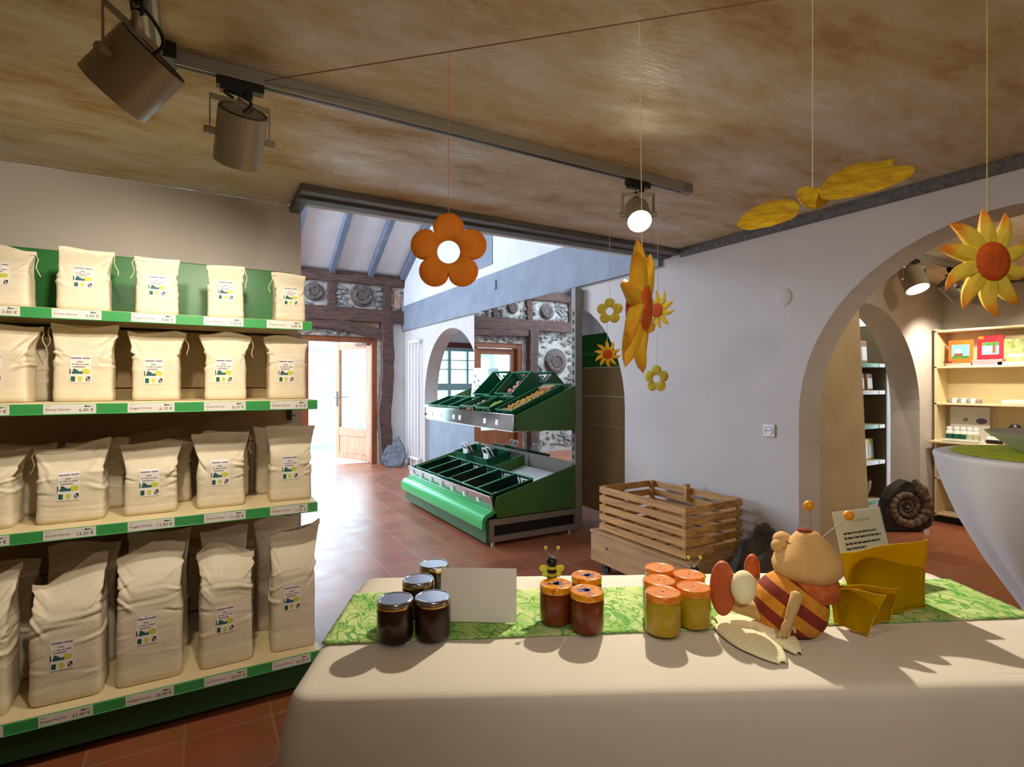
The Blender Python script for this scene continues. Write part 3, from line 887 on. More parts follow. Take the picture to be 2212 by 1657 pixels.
def make_bag(loc, wd, dp, h, seed, label, group, soft=.012, neck=.62, sag=.02, lean=0.0, flare=1.06, roll=0.0, rz=0.0,
             lab=(.5, .34, .078, .094), string=0, cat='flour bag', lrot=0):
    root = thing('flour_bag', loc, label, cat, group, rz)
    S = bag_surface(wd, dp, h, seed, soft, neck, sag, lean, flare, roll, lab)
    mb = MB(); nu, nv = 110, 84
    vs = []; 
    us = [i / nu for i in range(nu)]
    for j in range(nv + 1):
        for u in us: vs.append(S(u, j / nv))
    fs = [(j * nu + i, j * nu + (i + 1) % nu, (j + 1) * nu + (i + 1) % nu, (j + 1) * nu + i) for j in range(nv) for i in range(nu)]
    fs.append(tuple(range(nu))[::-1]); fs.append(tuple(range(nv * nu, (nv + 1) * nu)))
    mb.add(vs, fs)
    mb.build('bag_body', M['paper'], root, sharp=60, world=False)
    # folded closing strip along the mouth
    st = MB()
    hh = .032 * h + .006
    A = []
    for i in range(25):
        fx = i / 24
        # walk along the front from left to right at the top edge
        u = .5 - fx * .5
        p = S(u, 1.0); A.append(p)
    A = sorted(A, key=lambda p: p.x)
    vs = []
    for i, p in enumerate(A):
        dz = .003 * noise.noise(Vector((p.x * 30, seed, 0)))
        yc = p.y + .002
        vs += [(p.x, yc - .0065, p.z - hh + dz), (p.x, yc - .0065, p.z + .002 + dz), (p.x, yc + .005, p.z + .002 + dz), (p.x, yc + .005, p.z - hh * .8 + dz)]
    fs = [(4 * i + a, 4 * i + (a + 1) % 4, 4 * i + 4 + (a + 1) % 4, 4 * i + 4 + a) for i in range(len(A) - 1) for a in range(4)] + [(0, 1, 2, 3), tuple(4 * (len(A) - 1) + k for k in (3, 2, 1, 0))]
    st.add(vs, fs)
    st.build('folded_top', M['paper'], root, sharp=40, world=False)
    # stuck-on product label following the paper
    if lab:
        lu, lv, lw, lh = lab
        # sample front at given x,z by searching u
        nx, nz = len(LABEL[0]), len(LABEL)
        def front(x, z):
            v = min(.98, z / h); best = None
            lo, hi = .0, .5                       # u 0..0.5 is the front half, x falls with u
            for _ in range(22):
                m_ = (lo + hi) / 2
                if S(m_, v).x > x: lo = m_
                else: hi = m_
            return S((lo + hi) / 2, v)
        cxl = (lu - .5) * wd; czl = lv * h
        pts = []
        for j in range(nz + 1):
            for i in range(nx + 1):
                lx = (i / nx - .5) * lw; lz = (.5 - j / nz) * lh
                x = cxl + lx * math.cos(lrot) - lz * math.sin(lrot); z = czl + lz * math.cos(lrot) + lx * math.sin(lrot)
                p = front(x, z); pts.append(Vector((x, p.y - .0016, p.z)))
        lm = MB(); lm.v = pts
        for j in range(nz):
            for i in range(nx):
                a = j * (nx + 1) + i
                lm.f.append((a, a + nx + 1, a + nx + 2, a + 1)); lm.m.append(LM[LABEL[j][i]])
        lm.build('product_label', [M[k] for k in LMATS], root, sharp=0, world=False, fixn=False)
    if string:
        sgn = 1 if string > 0 else -1
        p = max(A, key=lambda q: q.x * sgn)
        pts = [p + Vector((sgn * .004 * k * .4 + .006 * math.sin(k * 1.3 + seed) * (k > 0), -.008 - .004 * math.cos(k + seed), -.012 - k * .016)) for k in range(6)]
        MB().tube([p + Vector((-sgn * .02, -.009, -.012))] + pts, .0016, 6).build('string', M['string'], root, world=False)
    return root


rnd = random.Random(5)
COLN = ['at the far left photo edge', 'above the Emmer price tag', 'above the Roggen price tag', 'above the Dinkel price tag', 'above the Weizen price tag']
ROWN = ['top', 'second', 'third', 'bottom']
# per row: z, y(front face), list of (x centre, width, height, params)
ROWS = [
    (1.605, 2.655, .13, [(-.63, .19, .235, dict(string=1, lean=.02)), (-.385, .185, .25, dict(string=1, lean=.02, sag=.006)), (-.143, .168, .238, dict(string=-1, lean=.0, sag=.006)), (.112, .158, .236, dict(string=1, sag=.004)), (.372, .145, .228, dict(string=-1, sag=.006, flare=1.16))], .56, .006),
    (1.249, 2.66, .14, [(-.64, .21, .30, dict(string=1, lean=.03, flare=1.2)), (-.385, .21, .306, dict(string=-1, flare=1.16)), (-.143, .185, .293, dict(string=1, flare=1.24)), (.112, .18, .298, dict(string=1, flare=1.26)), (.362, .18, .296, dict(flare=1.18))], .60, .008),
    (.80, 2.575, .17, [(-.682, .25, .285, dict(lean=.02, sag=.02, flare=1.2)), (-.41, .228, .290, dict(sag=.02, roll=.12, flare=1.12, string=-1)), (-.16, .20, .280, dict(sag=.010, flare=1.18)), (.09, .20, .307, dict(sag=.006, flare=1.22, string=1)), (.365, .195, .326, dict(sag=.006, flare=1.2, lean=.02))], .56, .0085),
    (.178, 2.475, .20, [(-.68, .26, .50, dict(sag=.06, lean=.04)), (-.405, .235, .475, dict(sag=.06, roll=.25, flare=1.04)), (-.155, .24, .515, dict(sag=.04, roll=.08, flare=1.04)), (.105, .215, .49, dict(sag=.08, roll=.08, flare=1.1)), (.365, .20, .50, dict(sag=.03, roll=.26, flare=1.16, lean=.05))], .62, .0095),
]
LABPOS = [[.5, .42], [.45, .34], [.48, .36], [.5, .36]]
LABS = [(.5, .50), (.46, .42), (.48, .46), (.46, .43)]
SIZE = ['small', 'medium', 'large', 'very large']
for r, (z, yf, dp, bags, neck, soft) in enumerate(ROWS):
    for k, (x, wd, h, prm) in enumerate(bags):
        lx, lz = LABS[r]
        lz += rnd.uniform(-.015, .015)
        if r == 3: lz = [.38, .37, .40, .39, .45][k]
        make_bag((x, yf + dp / 2 + rnd.uniform(0, .012), z + .0015), wd * .9, dp, h, 1 + r * 7 + k * 1.37,
                 '%s white flour bag on the %s shelf %s' % (SIZE[r], ROWN[r], COLN[k]),
                 'flour bags on the %s shelf' % ROWN[r], soft=soft, neck=neck, rz=rnd.uniform(-.05, .05),
                 lab=(lx, lz, .060 if r == 0 else .066, .088 if r == 0 else .108), **prm)
# second row of bags standing behind
BACK = [
    (1, 2.83, .14, [(-.60, .19, .27, 'leaning behind the far-left bag on the second shelf')]),
    (2, 2.79, .16, [(-.60, .22, .28, 'behind the far-left bag on the third shelf'), (-.36, .22, .285, 'behind the Emmer bag on the third shelf'),
                    (-.11, .20, .27, 'behind the Roggen bag on the third shelf'), (.12, .2, .30, 'behind the Dinkel bag on the third shelf'), (.325, .19, .32, 'behind the Weizen bag on the third shelf')]),
    (3, 2.74, .2, [(-.66, .25, .45, 'behind the far-left sack on the bottom shelf'), (-.40, .25, .49, 'behind the Emmer sack on the bottom shelf'), (-.14, .24, .50, 'behind the Roggen sack on the bottom shelf'),
                   (.11, .2, .48, 'behind the Dinkel sack on the bottom shelf'), (.33, .2, .50, 'behind the Weizen sack on the bottom shelf')]),
]
for r, y, dp, lst in BACK:
    for k, (x, wd, h, where) in enumerate(lst):
        make_bag((x, y + dp / 2, ROWS[r][0] + .0015), wd * .9, dp, min(h, .56) if r == 3 else h, 60 + r * 9 + k * 1.9, 'white flour bag of the back row, ' + where, 'flour bags of the back row',
                 soft=.007, neck=.6, sag=.02, flare=1.08, lab=None)

# ---------------------------------------------------------------- track lighting
TY, TX = 1.845, -.10
track = thing('lighting_track', (.9, TY, 2.26), 'long grey aluminium lighting track running across the tan ceiling', 'lighting track')
def track_bar(parent, a, b, nm='rail'):
    a, b = Vector(a), Vector(b)
    MB().bar(a, b, .036, .042).build(nm, M['track_metal'], parent, bevel=.002)
    d = Vector((0, 0, -.0215))
    MB().bar(a + d, b + d, .012, .002).build('slot', M['black'], parent)
track_bar(track, (TX + .03, TY, ZC - .0215), (2.0, TY, ZC - .0215))
track_bar(track, (TX, TY - .03, ZC - .0215), (TX, -1.3, ZC - .0215))
MB().box((2.0, TY - .0185, ZC - .043), (2.07, TY + .0185, ZC - .0005)).build('end_cap', M['grey_metal'], track, bevel=.003)
MB().box((TX - .025, TY - .05, ZC - .046), (TX + .05, TY + .022, ZC - .0005)).build('corner_joint', M['black'], track, bevel=.003)


def make_spot(name, loc, aim, label, lit=None, group='ceiling spotlights', R=.068, L=.155, drop=.165, along='X', ad=True, off=(0, 0, 0)):
    """adapter on the track, U-shaped yoke, tilting can; the can points at aim"""
    root = thing(name, loc, label, 'spotlight', group)
    o = Vector(loc)
    c = o + Vector((0, 0, -drop)) + Vector(off)
    d = (Vector(aim) - c).normalized()
    hz = Vector((d.x, d.y, 0)); hz = hz.normalized() if hz.length > .02 else Vector((0, 1, 0))
    side = Vector((-hz.y, hz.x, 0))
    la = Vector((1, 0, 0)) if along == 'X' else Vector((0, 1, 0)); lb = Vector((-la.y, la.x, 0))
    a = MB()
    rot = Matrix((la, lb, Vector((0, 0, 1)))).transposed()
    a.obox(o + Vector((0, 0, -.012)), (.13, .034, .024), rot)
    a.obox(o + Vector((0, 0, -.028)) - la * .02, (.07, .03, .016), rot)
    a.cyl(o + Vector((0, 0, -.02)) + la * .02, o + Vector((0, 0, -.046)) + la * .02, .014)
    a.build('track_adapter', M['black'], root, bevel=.002)
    y = MB(); top = c.z + drop * .62
    tp = Vector((c.x, c.y, top))
    for sg in (-1, 1):
        q = c + side * sg * (R + .014)
        y.bar(q + Vector((0, 0, -.012)), Vector((q.x, q.y, top)), .016, .004)
    y.bar(tp - side * (R + .016), tp + side * (R + .016), .004, .018)
    y.cyl(tp, Vector((o.x, o.y, o.z - .03)), .008)
    y.build('yoke', M['spot_metal'], root, bevel=.001)
    for sg in (-1, 1):
        MB().cyl(c + side * sg * (R - .001), c + side * sg * (R + .03), .011, 14).build('knob', M['spot_metal'], root, bevel=.002)
    b0 = c - d * L * .5
    prof = [(R * .55, .012), (R * .9, .010), (R * .93, 0), (R, .004), (R, L * .80), (R * 1.015, L * .805), (R * 1.015, L * .825), (R, L * .83), (R, L), (R * .93, L), (R * .9, L * .9), (R * .3, L * .86)]
    MB().lathe(prof, 40, b0, d).build('lamp_can', M['spot_metal'], root, sharp=30)
    MB().lathe([(R * .90, -.001), (R * .965, -.0015), (R * .965, .004), (R * .9, .004)], 40, b0, d, cap0=False, cap1=False).build('rear_gasket', M['black'], root)
    pts = []
    s0 = o + Vector((0, 0, -.05)) - la * .02
    e0 = b0 - d * -.002
    for i in range(13):
        t = i / 12
        p = s0.lerp(e0, t) + side * .035 * math.sin(t * PI * 2) * (1 - .3 * t) - d * .028 * math.sin(t * PI)
        pts.append(p)
    MB().tube(pts, .0042, 8).build('cable', M['black'], root)
    lens = MB().lathe([(R * .89, L * .915), (R * .89, L * .925)], 32, b0, d)
    lens.build('lens', lit or M['pane'], root)
    return c, d


S1, _ = make_spot('track_spotlight', (TX - .02, 1.52, ZC - .0445), (-1.0, 2.12, 1.1), 'large grey spotlight nearest the upper left corner of the ceiling', along='Y', R=.08, L=.14, drop=.175, off=(-.01, .055, 0))
S2, _ = make_spot('track_spotlight', (.115, TY, ZC - .0445), (.02, 2.75, .95), 'grey spotlight with a looped black cable, over the flour shelf', drop=.165)
S3, D3 = make_spot('track_spotlight', (1.73, TY, ZC - .0445), (.98, .70, .76), 'switched-on spotlight shining white at the far end of the track', lit=M['lens'], drop=.150, L=.125, R=.056)
S4, _ = make_spot('track_spotlight', (TX, .35, ZC - .0445), (1.4, .75, .9), 'added unseen grey fill spotlight on the track above the camera', along='Y')
S5, _ = make_spot('track_spotlight', (TX, -.7, ZC - .0445), (2.7, 1.9, 1.2), 'added unseen grey fill spotlight at the rear end of the track', along='Y')
def from_spot(n, c, aim, p, **k):
    d = (Vector(aim) - c).normalized()
    spot_light(n, c + d * .085, aim, p, k.pop('col', WARM), **k)
from_spot('shelf_lamp_left', S1, (-.60, 2.6, 1.45), 28, ang=105, blend=.7)
from_spot('shelf_lamp_right', S2, (.02, 2.7, 1.35), 25, ang=105, blend=.7)
from_spot('table_lamp', S3, (.98, .70, .76), 90, ang=84, blend=.6, rad=.022)
from_spot('table_front_fill', S4, (1.4, .75, .9), 7, ang=80, blend=.9, rad=.07, col=(1.0, .92, .80))  # added fill on the table fronts, from an unseen lamp
from_spot('near_room_fill', S5, (2.5, 1.9, 1.5), 33, ang=110, blend=.8, col=(1.0, .90, .76))  # added warm fill for the near room and right wall, lamp unseen

# spotlights of the side room
track2 = thing('lighting_track', (5.2, 1.98, 2.26), 'short lighting track on the ceiling of the side room behind the big arch', 'lighting track')
track_bar(track2, (4.50, 1.98, ZC - .0215), (6.1, 1.98, ZC - .0215))
S6, _ = make_spot('track_spotlight', (4.57, 1.98, ZC - .0445), (4.33, 1.45, .9), 'lit spotlight of the side room seen under the big arch', lit=M['lens_soft'], drop=.15, R=.078, L=.17)
S7, _ = make_spot('track_spotlight', (5.75, 1.98, ZC - .0445), (6.1, 2.4, .9), 'dark spotlight at the far end of the side-room track', drop=.16)
S8, _ = make_spot('track_spotlight', (5.2, 1.98, ZC - .0445), (6.0, 1.4, 1.0), 'dark spotlight in the middle of the side-room track', drop=.16)
from_spot('side_room_lamp_corner', S7, (6.05, 2.5, 1.0), 38, ang=115, blend=.8)
from_spot('side_room_lamp_shelf', S8, (6.1, 1.5, .9), 42, ang=110, blend=.8)
S9, _ = make_spot('track_spotlight', (4.7, .2, ZC - .0445), (3.7, 1.9, 1.2), 'added fill spotlight of the side room, out of view on the right', drop=.16)
from_spot('side_room_fill_board', S9, (3.9, 2.1, 1.2), 40, ang=115, blend=.8)  # added out of view to brighten the board and side-room wall
S10, _ = make_spot('track_spotlight', (5.35, 2.885, 2.74), (6.1, 3.05, 1.1), 'added fill spotlight of the store room hidden above the inner arch', drop=.16)
from_spot('store_fill', S10, (6.1, 3.05, 1.1), 24, ang=110, blend=.8, rad=.02)  # added out of view to brighten the store shelf
from_spot('side_room_lamp_near', S6, (4.33, 1.45, .9), 16, ang=80, blend=.6)

# ---------------------------------------------------------------- produce display
DY0, DY1 = 3.88, 5.85
disp = thing('produce_display', (2.5, 4.86, 0), 'two-tier green produce display with mirror back and chrome front rails in front of the arch', 'produce display')
pm = MB()
pm.box((2.90, DY0, .03), (2.975, DY0 + .06, 2.17))
pm.box((2.90, DY1 - .06, .03), (2.975, DY1, .62))
pm.build('post', M['grey_metal'], disp, bevel=.003)
for Y in (DY0, DY1 - .045):
    fb = MB()
    fb.box((2.04, Y, .165), (2.90, Y + .045, .215)).box((2.04, Y, .03), (2.90, Y + .045, .075)).box((2.04, Y, .075), (2.085, Y + .045, .165))
    fb.build('base_frame', M['grey_metal'], disp, bevel=.003)
MB().box((2.10, DY0 + .03, .05), (2.90, DY1 - .05, .16)).build('base_core', M['black'], disp)
MB().box((2.015, DY0 + .01, .03), (2.038, DY1, .20)).build('kick_panel', mat('olive_green_kick_panel', (52, 96, 58), .35), disp, bevel=.003)
for X in (2.09, 2.85):
    for Y in (DY0 + .03, DY1 - .06):
        MB().cyl((X, Y, 0), (X, Y, .04), .02, 12).build('adjustable_foot', M['chrome'], disp)
# bright bumper: rounded profile swept along the front
prof = [(2.075, .275), (2.04, .275), (2.005, .262), (1.985, .245), (1.972, .215), (1.970, .16), (1.978, .14), (2.0, .135), (2.006, .145), (2.0, .2), (2.02, .235), (2.075, .25)]
MB().prism([(x, DY0 - .005, z) for x, z in prof], (0, DY1 - DY0 + .01, 0)).build('bumper', M['bumper'], disp, sharp=60)
# lower tray
for Y in (DY0, DY1 - .02):
    MB().prism([(2.09, Y, .29), (2.12, Y, .224), (2.895, Y, .224), (2.895, Y, .60), (2.11, Y, .395)], (0, .018, 0)).build('side_panel', M['tray_green'], disp, bevel=.002)
MB().hexa([(2.10, DY0 + .018, .285), (2.89, DY0 + .018, .475), (2.89, DY1 - .02, .475), (2.10, DY1 - .02, .285),
           (2.10, DY0 + .018, .295), (2.89, DY0 + .018, .485), (2.89, DY1 - .02, .485), (2.10, DY1 - .02, .295)]).build('tray_floor', M['white_metal'], disp)
MB().hexa([(2.072, DY0, .29), (2.085, DY0, .285), (2.085, DY1, .285), (2.072, DY1, .29), (2.045, DY0, .405), (2.058, DY0, .40), (2.058, DY1, .40), (2.045, DY1, .405)]).build('front_rail', M['chrome'], disp, bevel=.003)
MB().box((2.05, DY0, .262), (2.10, DY1, .288)).build('rail_foot', M['bumper'], disp, bevel=.003)
MB().hexa([(2.52, 4.72, .39), (2.885, 4.72, .48), (2.885, 4.735, .48), (2.52, 4.735, .39), (2.52, 4.72, .50), (2.885, 4.72, .60), (2.885, 4.735, .60), (2.52, 4.735, .50)]).build('divider', M['tray_green'], disp)
for k in range(7):
    y = DY0 + .2 + k * .27
    MB().hexa([(2.046, y, .325), (2.05, y, .325), (2.05, y + .04, .325), (2.046, y + .04, .325), (2.036, y, .365), (2.04, y, .365), (2.04, y + .04, .365), (2.036, y + .04, .365)]).build('price_tag', M['white'], disp)
# upper tray on brackets
for Y in (DY0, DY1 - .02):
    MB().prism([(2.286, Y, 1.05), (2.282, Y, .96), (2.304, Y, .924), (2.895, Y, .907), (2.895, Y, 1.30)], (0, .018, 0)).build('side_panel', M['tray_green'], disp, bevel=.002)
MB().hexa([(2.30, DY0 + .018, .945), (2.895, DY0 + .018, 1.16), (2.895, DY1 - .02, 1.16), (2.30, DY1 - .02, .945),
           (2.30, DY0 + .018, .955), (2.895, DY0 + .018, 1.17), (2.895, DY1 - .02, 1.17), (2.30, DY1 - .02, .955)]).build('tray_floor', M['white_metal'], disp)
MB().box((2.262, DY0 + .02, .915), (2.89, DY1 - .02, .925)).build('tray_underside', M['white_metal'], disp)
MB().hexa([(2.256, DY0, .925), (2.268, DY0, .925), (2.268, DY1, .925), (2.256, DY1, .925), (2.264, DY0, 1.062), (2.276, DY0, 1.062), (2.276, DY1, 1.062), (2.264, DY1, 1.062)]).build('front_rail', M['chrome'], disp, bevel=.003)
for k, y in enumerate((DY0 + .25, DY0 + .48, 4.9, 5.05, 5.4, 5.65)):
    MB().hexa([(2.254, y, .96), (2.258, y, .96), (2.258, y + .05, .96), (2.254, y + .05, .96), (2.2565, y, 1.005), (2.261, y, 1.005), (2.261, y + .05, 1.005), (2.2565, y + .05, 1.005)]).build('price_tag', M['white'], disp)
MB().box((2.25, DY1 - .01, .96), (2.29, DY1 + .03, .985)).build('rail_hook', M['brown'], disp)
# mirror back in panes
ys = [DY0 + .062, 4.57, 5.25, DY1 + .09]
for a, b in zip(ys[:-1], ys[1:]):
    for z0, z1 in ((.62, 1.16), (1.162, 2.175)):
        if z0 < 1 or True:
            MB().box((2.915, a + .0015, z0), (2.922, b - .0015, z1)).build('mirror_pane', M['mirror'], disp)
MB().box((2.923, DY0 + .06, .2), (2.935, DY1 + .09, 2.176)).build('back_board', M['grey_metal'], disp)
sl = MB()
for k in range(22):
    sl.box((2.896, DY0 + .02, .35 + k * .075), (2.9, DY0 + .04, .385 + k * .075))
sl.build('slot_strip', M['black'], disp)


# plastic crates lying on the sloping trays
def crate_mesh(L, W, Hh, mt, parent):
    t = .008; mb = MB()
    mb.box((-L / 2, -W / 2, 0), (L / 2, W / 2, .006))
    for sx, sy in ((1, 0), (-1, 0), (0, 1), (0, -1)):
        if sx:
            x0, x1 = sorted((sx * L / 2, sx * (L / 2 - t)))
            mb.box((x0, -W / 2, Hh - .022), (x1, W / 2, Hh - .004)).box((x0, -W / 2, .006), (x1, W / 2, .03))
            n = 5
            for k in range(n + 1):
                y = -W / 2 + .006 + (W - .022) * k / n
                if k in (2, 3): 
                    mb.box((x0, y, .03), (x1, y + .01, Hh * .62))
                else: mb.box((x0, y, .03), (x1, y + .010, Hh - .022))
            mb.box((x0, -W / 2 + .006 + (W - .022) * 2 / n, Hh * .55), (x1, W / 2 - .016 - (W - .022) * 2 / n + .01, Hh * .65))
        else:
            y0, y1 = sorted((sy * W / 2, sy * (W / 2 - t)))
            mb.box((-L / 2, y0, Hh - .022), (L / 2, y1, Hh - .004)).box((-L / 2, y0, .006), (L / 2, y1, .03))
            n = 9
            for k in range(n + 1):
                x = -L / 2 + .006 + (L - .022) * k / n
                mb.box((x, y0, .03), (x + .012, y1, Hh - .022))
            mb.box((-L / 2, (y0 + y1) / 2 - .0015, .02), (L / 2, (y0 + y1) / 2 + .0015, Hh - .02))
    mb.build('basket_wall', mt, parent, world=False)
    rm = MB(); e = .006
    rm.box((-L / 2 - e, -W / 2 - e, Hh - .008), (L / 2 + e, -W / 2 + t, Hh)).box((-L / 2 - e, W / 2 - t, Hh - .008), (L / 2 + e, W / 2 + e, Hh))
    rm.box((-L / 2 - e, -W / 2, Hh - .008), (-L / 2 + t, W / 2, Hh)).box((L / 2 - t, -W / 2, Hh - .008), (L / 2 + e, W / 2, Hh))
    rm.build('rim', M['crate_rim'], parent, bevel=.002, world=False)


M['crate_rim'] = mat('green_crate_rim', (20, 120, 74), .3)


def crate(loc, L, W, Hh, slope, label, group, mt='crate_green', rz=0):
    r = thing('vegetable_crate', loc, label, 'crate', group, rot=(0, -slope, rz))
    crate_mesh(L, W, Hh, M[mt], r)
    bpy.context.view_layer.update()
    return r


def local(r, p):
    return r.location + r.rotation_euler.to_matrix() @ Vector(p)


SLU = math.atan2(.215, .595); SLL = math.atan2(.19, .79)
def up_pt(x, y, lift=0): return (x, y, .955 + (x - 2.30) * .215 / .595 + lift)
def lo_pt(x, y, lift=0): return (x, y, .295 + (x - 2.10) * .19 / .79 + lift)
protoP = MB().ball((0, 0, 0), (.034, .025, .023), 12, 8, None, 0, .18, 2)
def produce(name, mb, mt, label, cat, group, n, place, scale=(.72, .92), seed=1, sharp=80):
    rnd = random.Random(seed); first = None
    for k in range(n):
        if first is None:
            o = mb.build(name, mt, sharp=sharp); tag(o, label, cat, group); first = o
        else:
            o = first.copy(); COL.objects.link(o)
        p, rot = place(k, rnd)
        o.location = p; o.rotation_euler = rot
        s_ = rnd.uniform(*scale); o.scale = (s_, s_, s_)
# upper tier
cA = crate(up_pt(2.585, 4.10, .065), .56, .30, .09, SLU + .06, 'long green crate of potatoes at the right end of the upper tier', 'green crates on the upper tier')
def pot_place(k, r):
    i, j = k % 4, k // 4
    return local(cA, (-.225 + j * .053 + r.uniform(-.005, .005), -.084 + i * .056 + r.uniform(-.005, .005), .050 + r.uniform(0, .012))), (r.uniform(-.4, .4), r.uniform(-.4, .4), r.uniform(0, 6.28))
produce('potato', protoP, M['potato'], 'yellow potato in the long crate at the right end of the upper tier', 'potato', 'potatoes in the long crate', 32, pot_place, seed=3)
pb = MB().box((-.005, -.12, -.028), (.14, .12, .0))
pbx = MB().obox(local(cA, (.215, 0, .07)), (.07, .2, .05), cA.rotation_euler.to_matrix())
tag(pbx.build('cardboard_box', M['kraft'], bevel=.004), 'small brown cardboard box at the upper end of the potato crate', 'box')
cB = crate(up_pt(2.43, 4.45, .048), .28, .29, .11, SLU, 'green crate holding a yellow-green cabbage on the upper tier', 'green crates on the upper tier')
cC = crate(up_pt(2.43, 4.78, .048), .28, .29, .11, SLU, 'green crate of pale apples and orange fruit on the upper tier', 'green crates on the upper tier')
cD = crate(up_pt(2.43, 5.10, .048), .28, .29, .09, SLU, 'empty green crate second from the left in the front row of the upper tier', 'green crates on the upper tier')
cE = crate(up_pt(2.43, 5.405, .048), .28, .29, .09, SLU, 'empty green crate in the front row of the upper tier, one from its left end', 'green crates on the upper tier')
cF = crate(up_pt(2.43, 5.69, .048), .28, .24, .09, SLU, 'empty green crate at the left end of the upper tier', 'green crates on the upper tier')
cG = crate((2.775, 4.60, 1.222), .30, .34, .15, SLU + .42, 'tilted dark green crate of pink apples in the back row of the upper tier', 'green crates on the upper tier')
cH = crate((2.762, 5.02, 1.222), .34, .36, .15, SLU + .42, 'tall empty green crate tilted up at the back of the upper tier', 'green crates on the upper tier')
cab = MB()
for k in range(7):
    cab.ball((0, 0, 0), (.095 - k * .003, .045 - k * .003, .04 - k * .002), 14, 9, Euler((k * .9, .06 * math.sin(k * 2), .08 * math.cos(k * 3))).to_matrix(), 0, .35, k)
cb = cab.build('cabbage', M['cabbage'], sharp=60); cb.location = local(cB, (.01, -.01, .058)); cb.rotation_euler = cB.rotation_euler
tag(cb, 'elongated yellow-green cabbage in a crate on the upper tier', 'cabbage')
apple = MB().lathe([(.002, .026), (.010, .033), (.024, .034), (.034, .022), (.037, .004), (.034, -.014), (.024, -.028), (.012, -.033), (.003, -.029)], 16)
def ap1(k, r):
    i, j = k % 4, k // 4
    return local(cG, (-.095 + j * .063 + r.uniform(-.003, .003), -.11 + i * .073 + r.uniform(-.004, .004), .042 + r.uniform(0, .016))), (r.uniform(-1, 1), r.uniform(-1, 1), r.uniform(0, 6))
produce('apple', apple, M['apple_pale'], 'pink apple in the tilted crate on the upper tier', 'apple', 'apples in the tilted crate', 16, ap1, (.72, .76), 8)
def ap2(k, r):
    i, j = k % 3, k // 3
    return local(cC, (-.024 + j * .058 + r.uniform(-.002, .002), -.085 + i * .085 + r.uniform(-.006, .006), .042 + r.uniform(0, .014))), (r.uniform(-1, 1), r.uniform(-1, 1), r.uniform(0, 6))
produce('apple', apple, M['apple_pale'], 'pale apple in the flat crate beside the cabbage crate', 'apple', 'apples in the flat crate', 9, ap2, (.66, .70), 9)
def or1(k, r):
    return local(cC, (-.092, -.08 + (k % 3) * .08, .042)), (r.uniform(-1, 1), r.uniform(-1, 1), 0)
produce('orange_fruit', MB().ball((0, 0, 0), .033, 14, 10), M['orange_fruit'], 'orange fruit at the front of the flat apple crate', 'fruit', 'orange fruits in the flat crate', 3, or1, (.9, 1.0), 4)
# lower tier: six dark crates in a row
for k in range(6):
    y = 4.06 + k * .30
    where = ['at the right end', 'second from the right', 'third from the right', 'third from the left', 'second from the left', 'at the left end'][k]
    c_ = crate(lo_pt(2.31, y, .004), .40, .285, .12 if k < 3 else .11, SLL, 'dark green crate %s of the lower tier' % where, 'dark crates on the lower tier', 'crate_dark')
    n = [7, 8, 9, 0, 5, 0][k]
    if n:
        def pl(q, r, c_=c_):
            return local(c_, (-.14 + (q // 3) * .07 + r.uniform(-.01, .01), -.08 + (q % 3) * .075 + r.uniform(-.015, .015), .032)), (r.uniform(-.5, .5), r.uniform(-.5, .5), r.uniform(0, 6))
        produce('potato', protoP, M['potato'], 'potato in the dark crate %s of the lower tier' % where, 'potato', 'potatoes in the dark crate %s' % where, n, pl, (.6, .95), 20 + k)
# carry baskets with white handles behind the crates
def basket(y, label):
    r = thing('carry_basket', lo_pt(2.70, y, .004), label, 'basket', 'green carry baskets', rot=(0, -SLL, 0))
    mb = MB()
    t = .006
    def ring(s, z): return [(-.14 * s, -.15 * s, z), (.14 * s, -.15 * s, z), (.14 * s, .15 * s, z), (-.14 * s, .15 * s, z)]
    lo, hi = ring(.84, .0), ring(1, .15)
    for k in range(4):
        j = (k + 1) % 4
        a, b, c, d = [Vector(v) for v in (lo[k], lo[j], hi[j], hi[k])]
        n = (b - a).cross(d - a).normalized() * t
        mb.hexa([a, b, b + n, a + n, d, c, c + n, d + n])
    mb.prism(lo, (0, 0, .006))
    mb.build('basket_body', M['crate_green'], r, world=False)
    hd = MB()
    for sg in (-1, 1):
        x = -.02 * sg - .03
        hd.tube([(x, -.06, .12), (x - .02, -.055, .21), (x - .02, -.04, .225), (x - .02, .04, .225), (x - .02, .055, .21), (x, .06, .12)], .009, 8)
    hd.hexa([(-.085, -.075, .05), (-.078, -.075, .05), (-.078, .075, .05), (-.085, .075, .05), (-.07, -.05, .17), (-.063, -.05, .17), (-.063, .05, .17), (-.07, .05, .17)])
    hd.build('handle', M['white_metal'], r, world=False, bevel=.003)
basket(5.02, 'green basket with white carrying handle, nearer the right end of the lower tier')
basket(5.52, 'green basket with white carrying handle, at the left end of the lower tier')
cs = MB().hexa([lo_pt(2.56, 4.02, .01), lo_pt(2.86, 4.02, .01), lo_pt(2.86, 4.20, .01), lo_pt(2.56, 4.20, .01), lo_pt(2.56, 4.02, .015), lo_pt(2.86, 4.02, .015), lo_pt(2.86, 4.20, .015), lo_pt(2.56, 4.20, .015)])
tag(cs.build('cardboard_sheet', M['white']), 'pale grey sheet lying on the lower tier behind the rightmost crate', 'sheet')
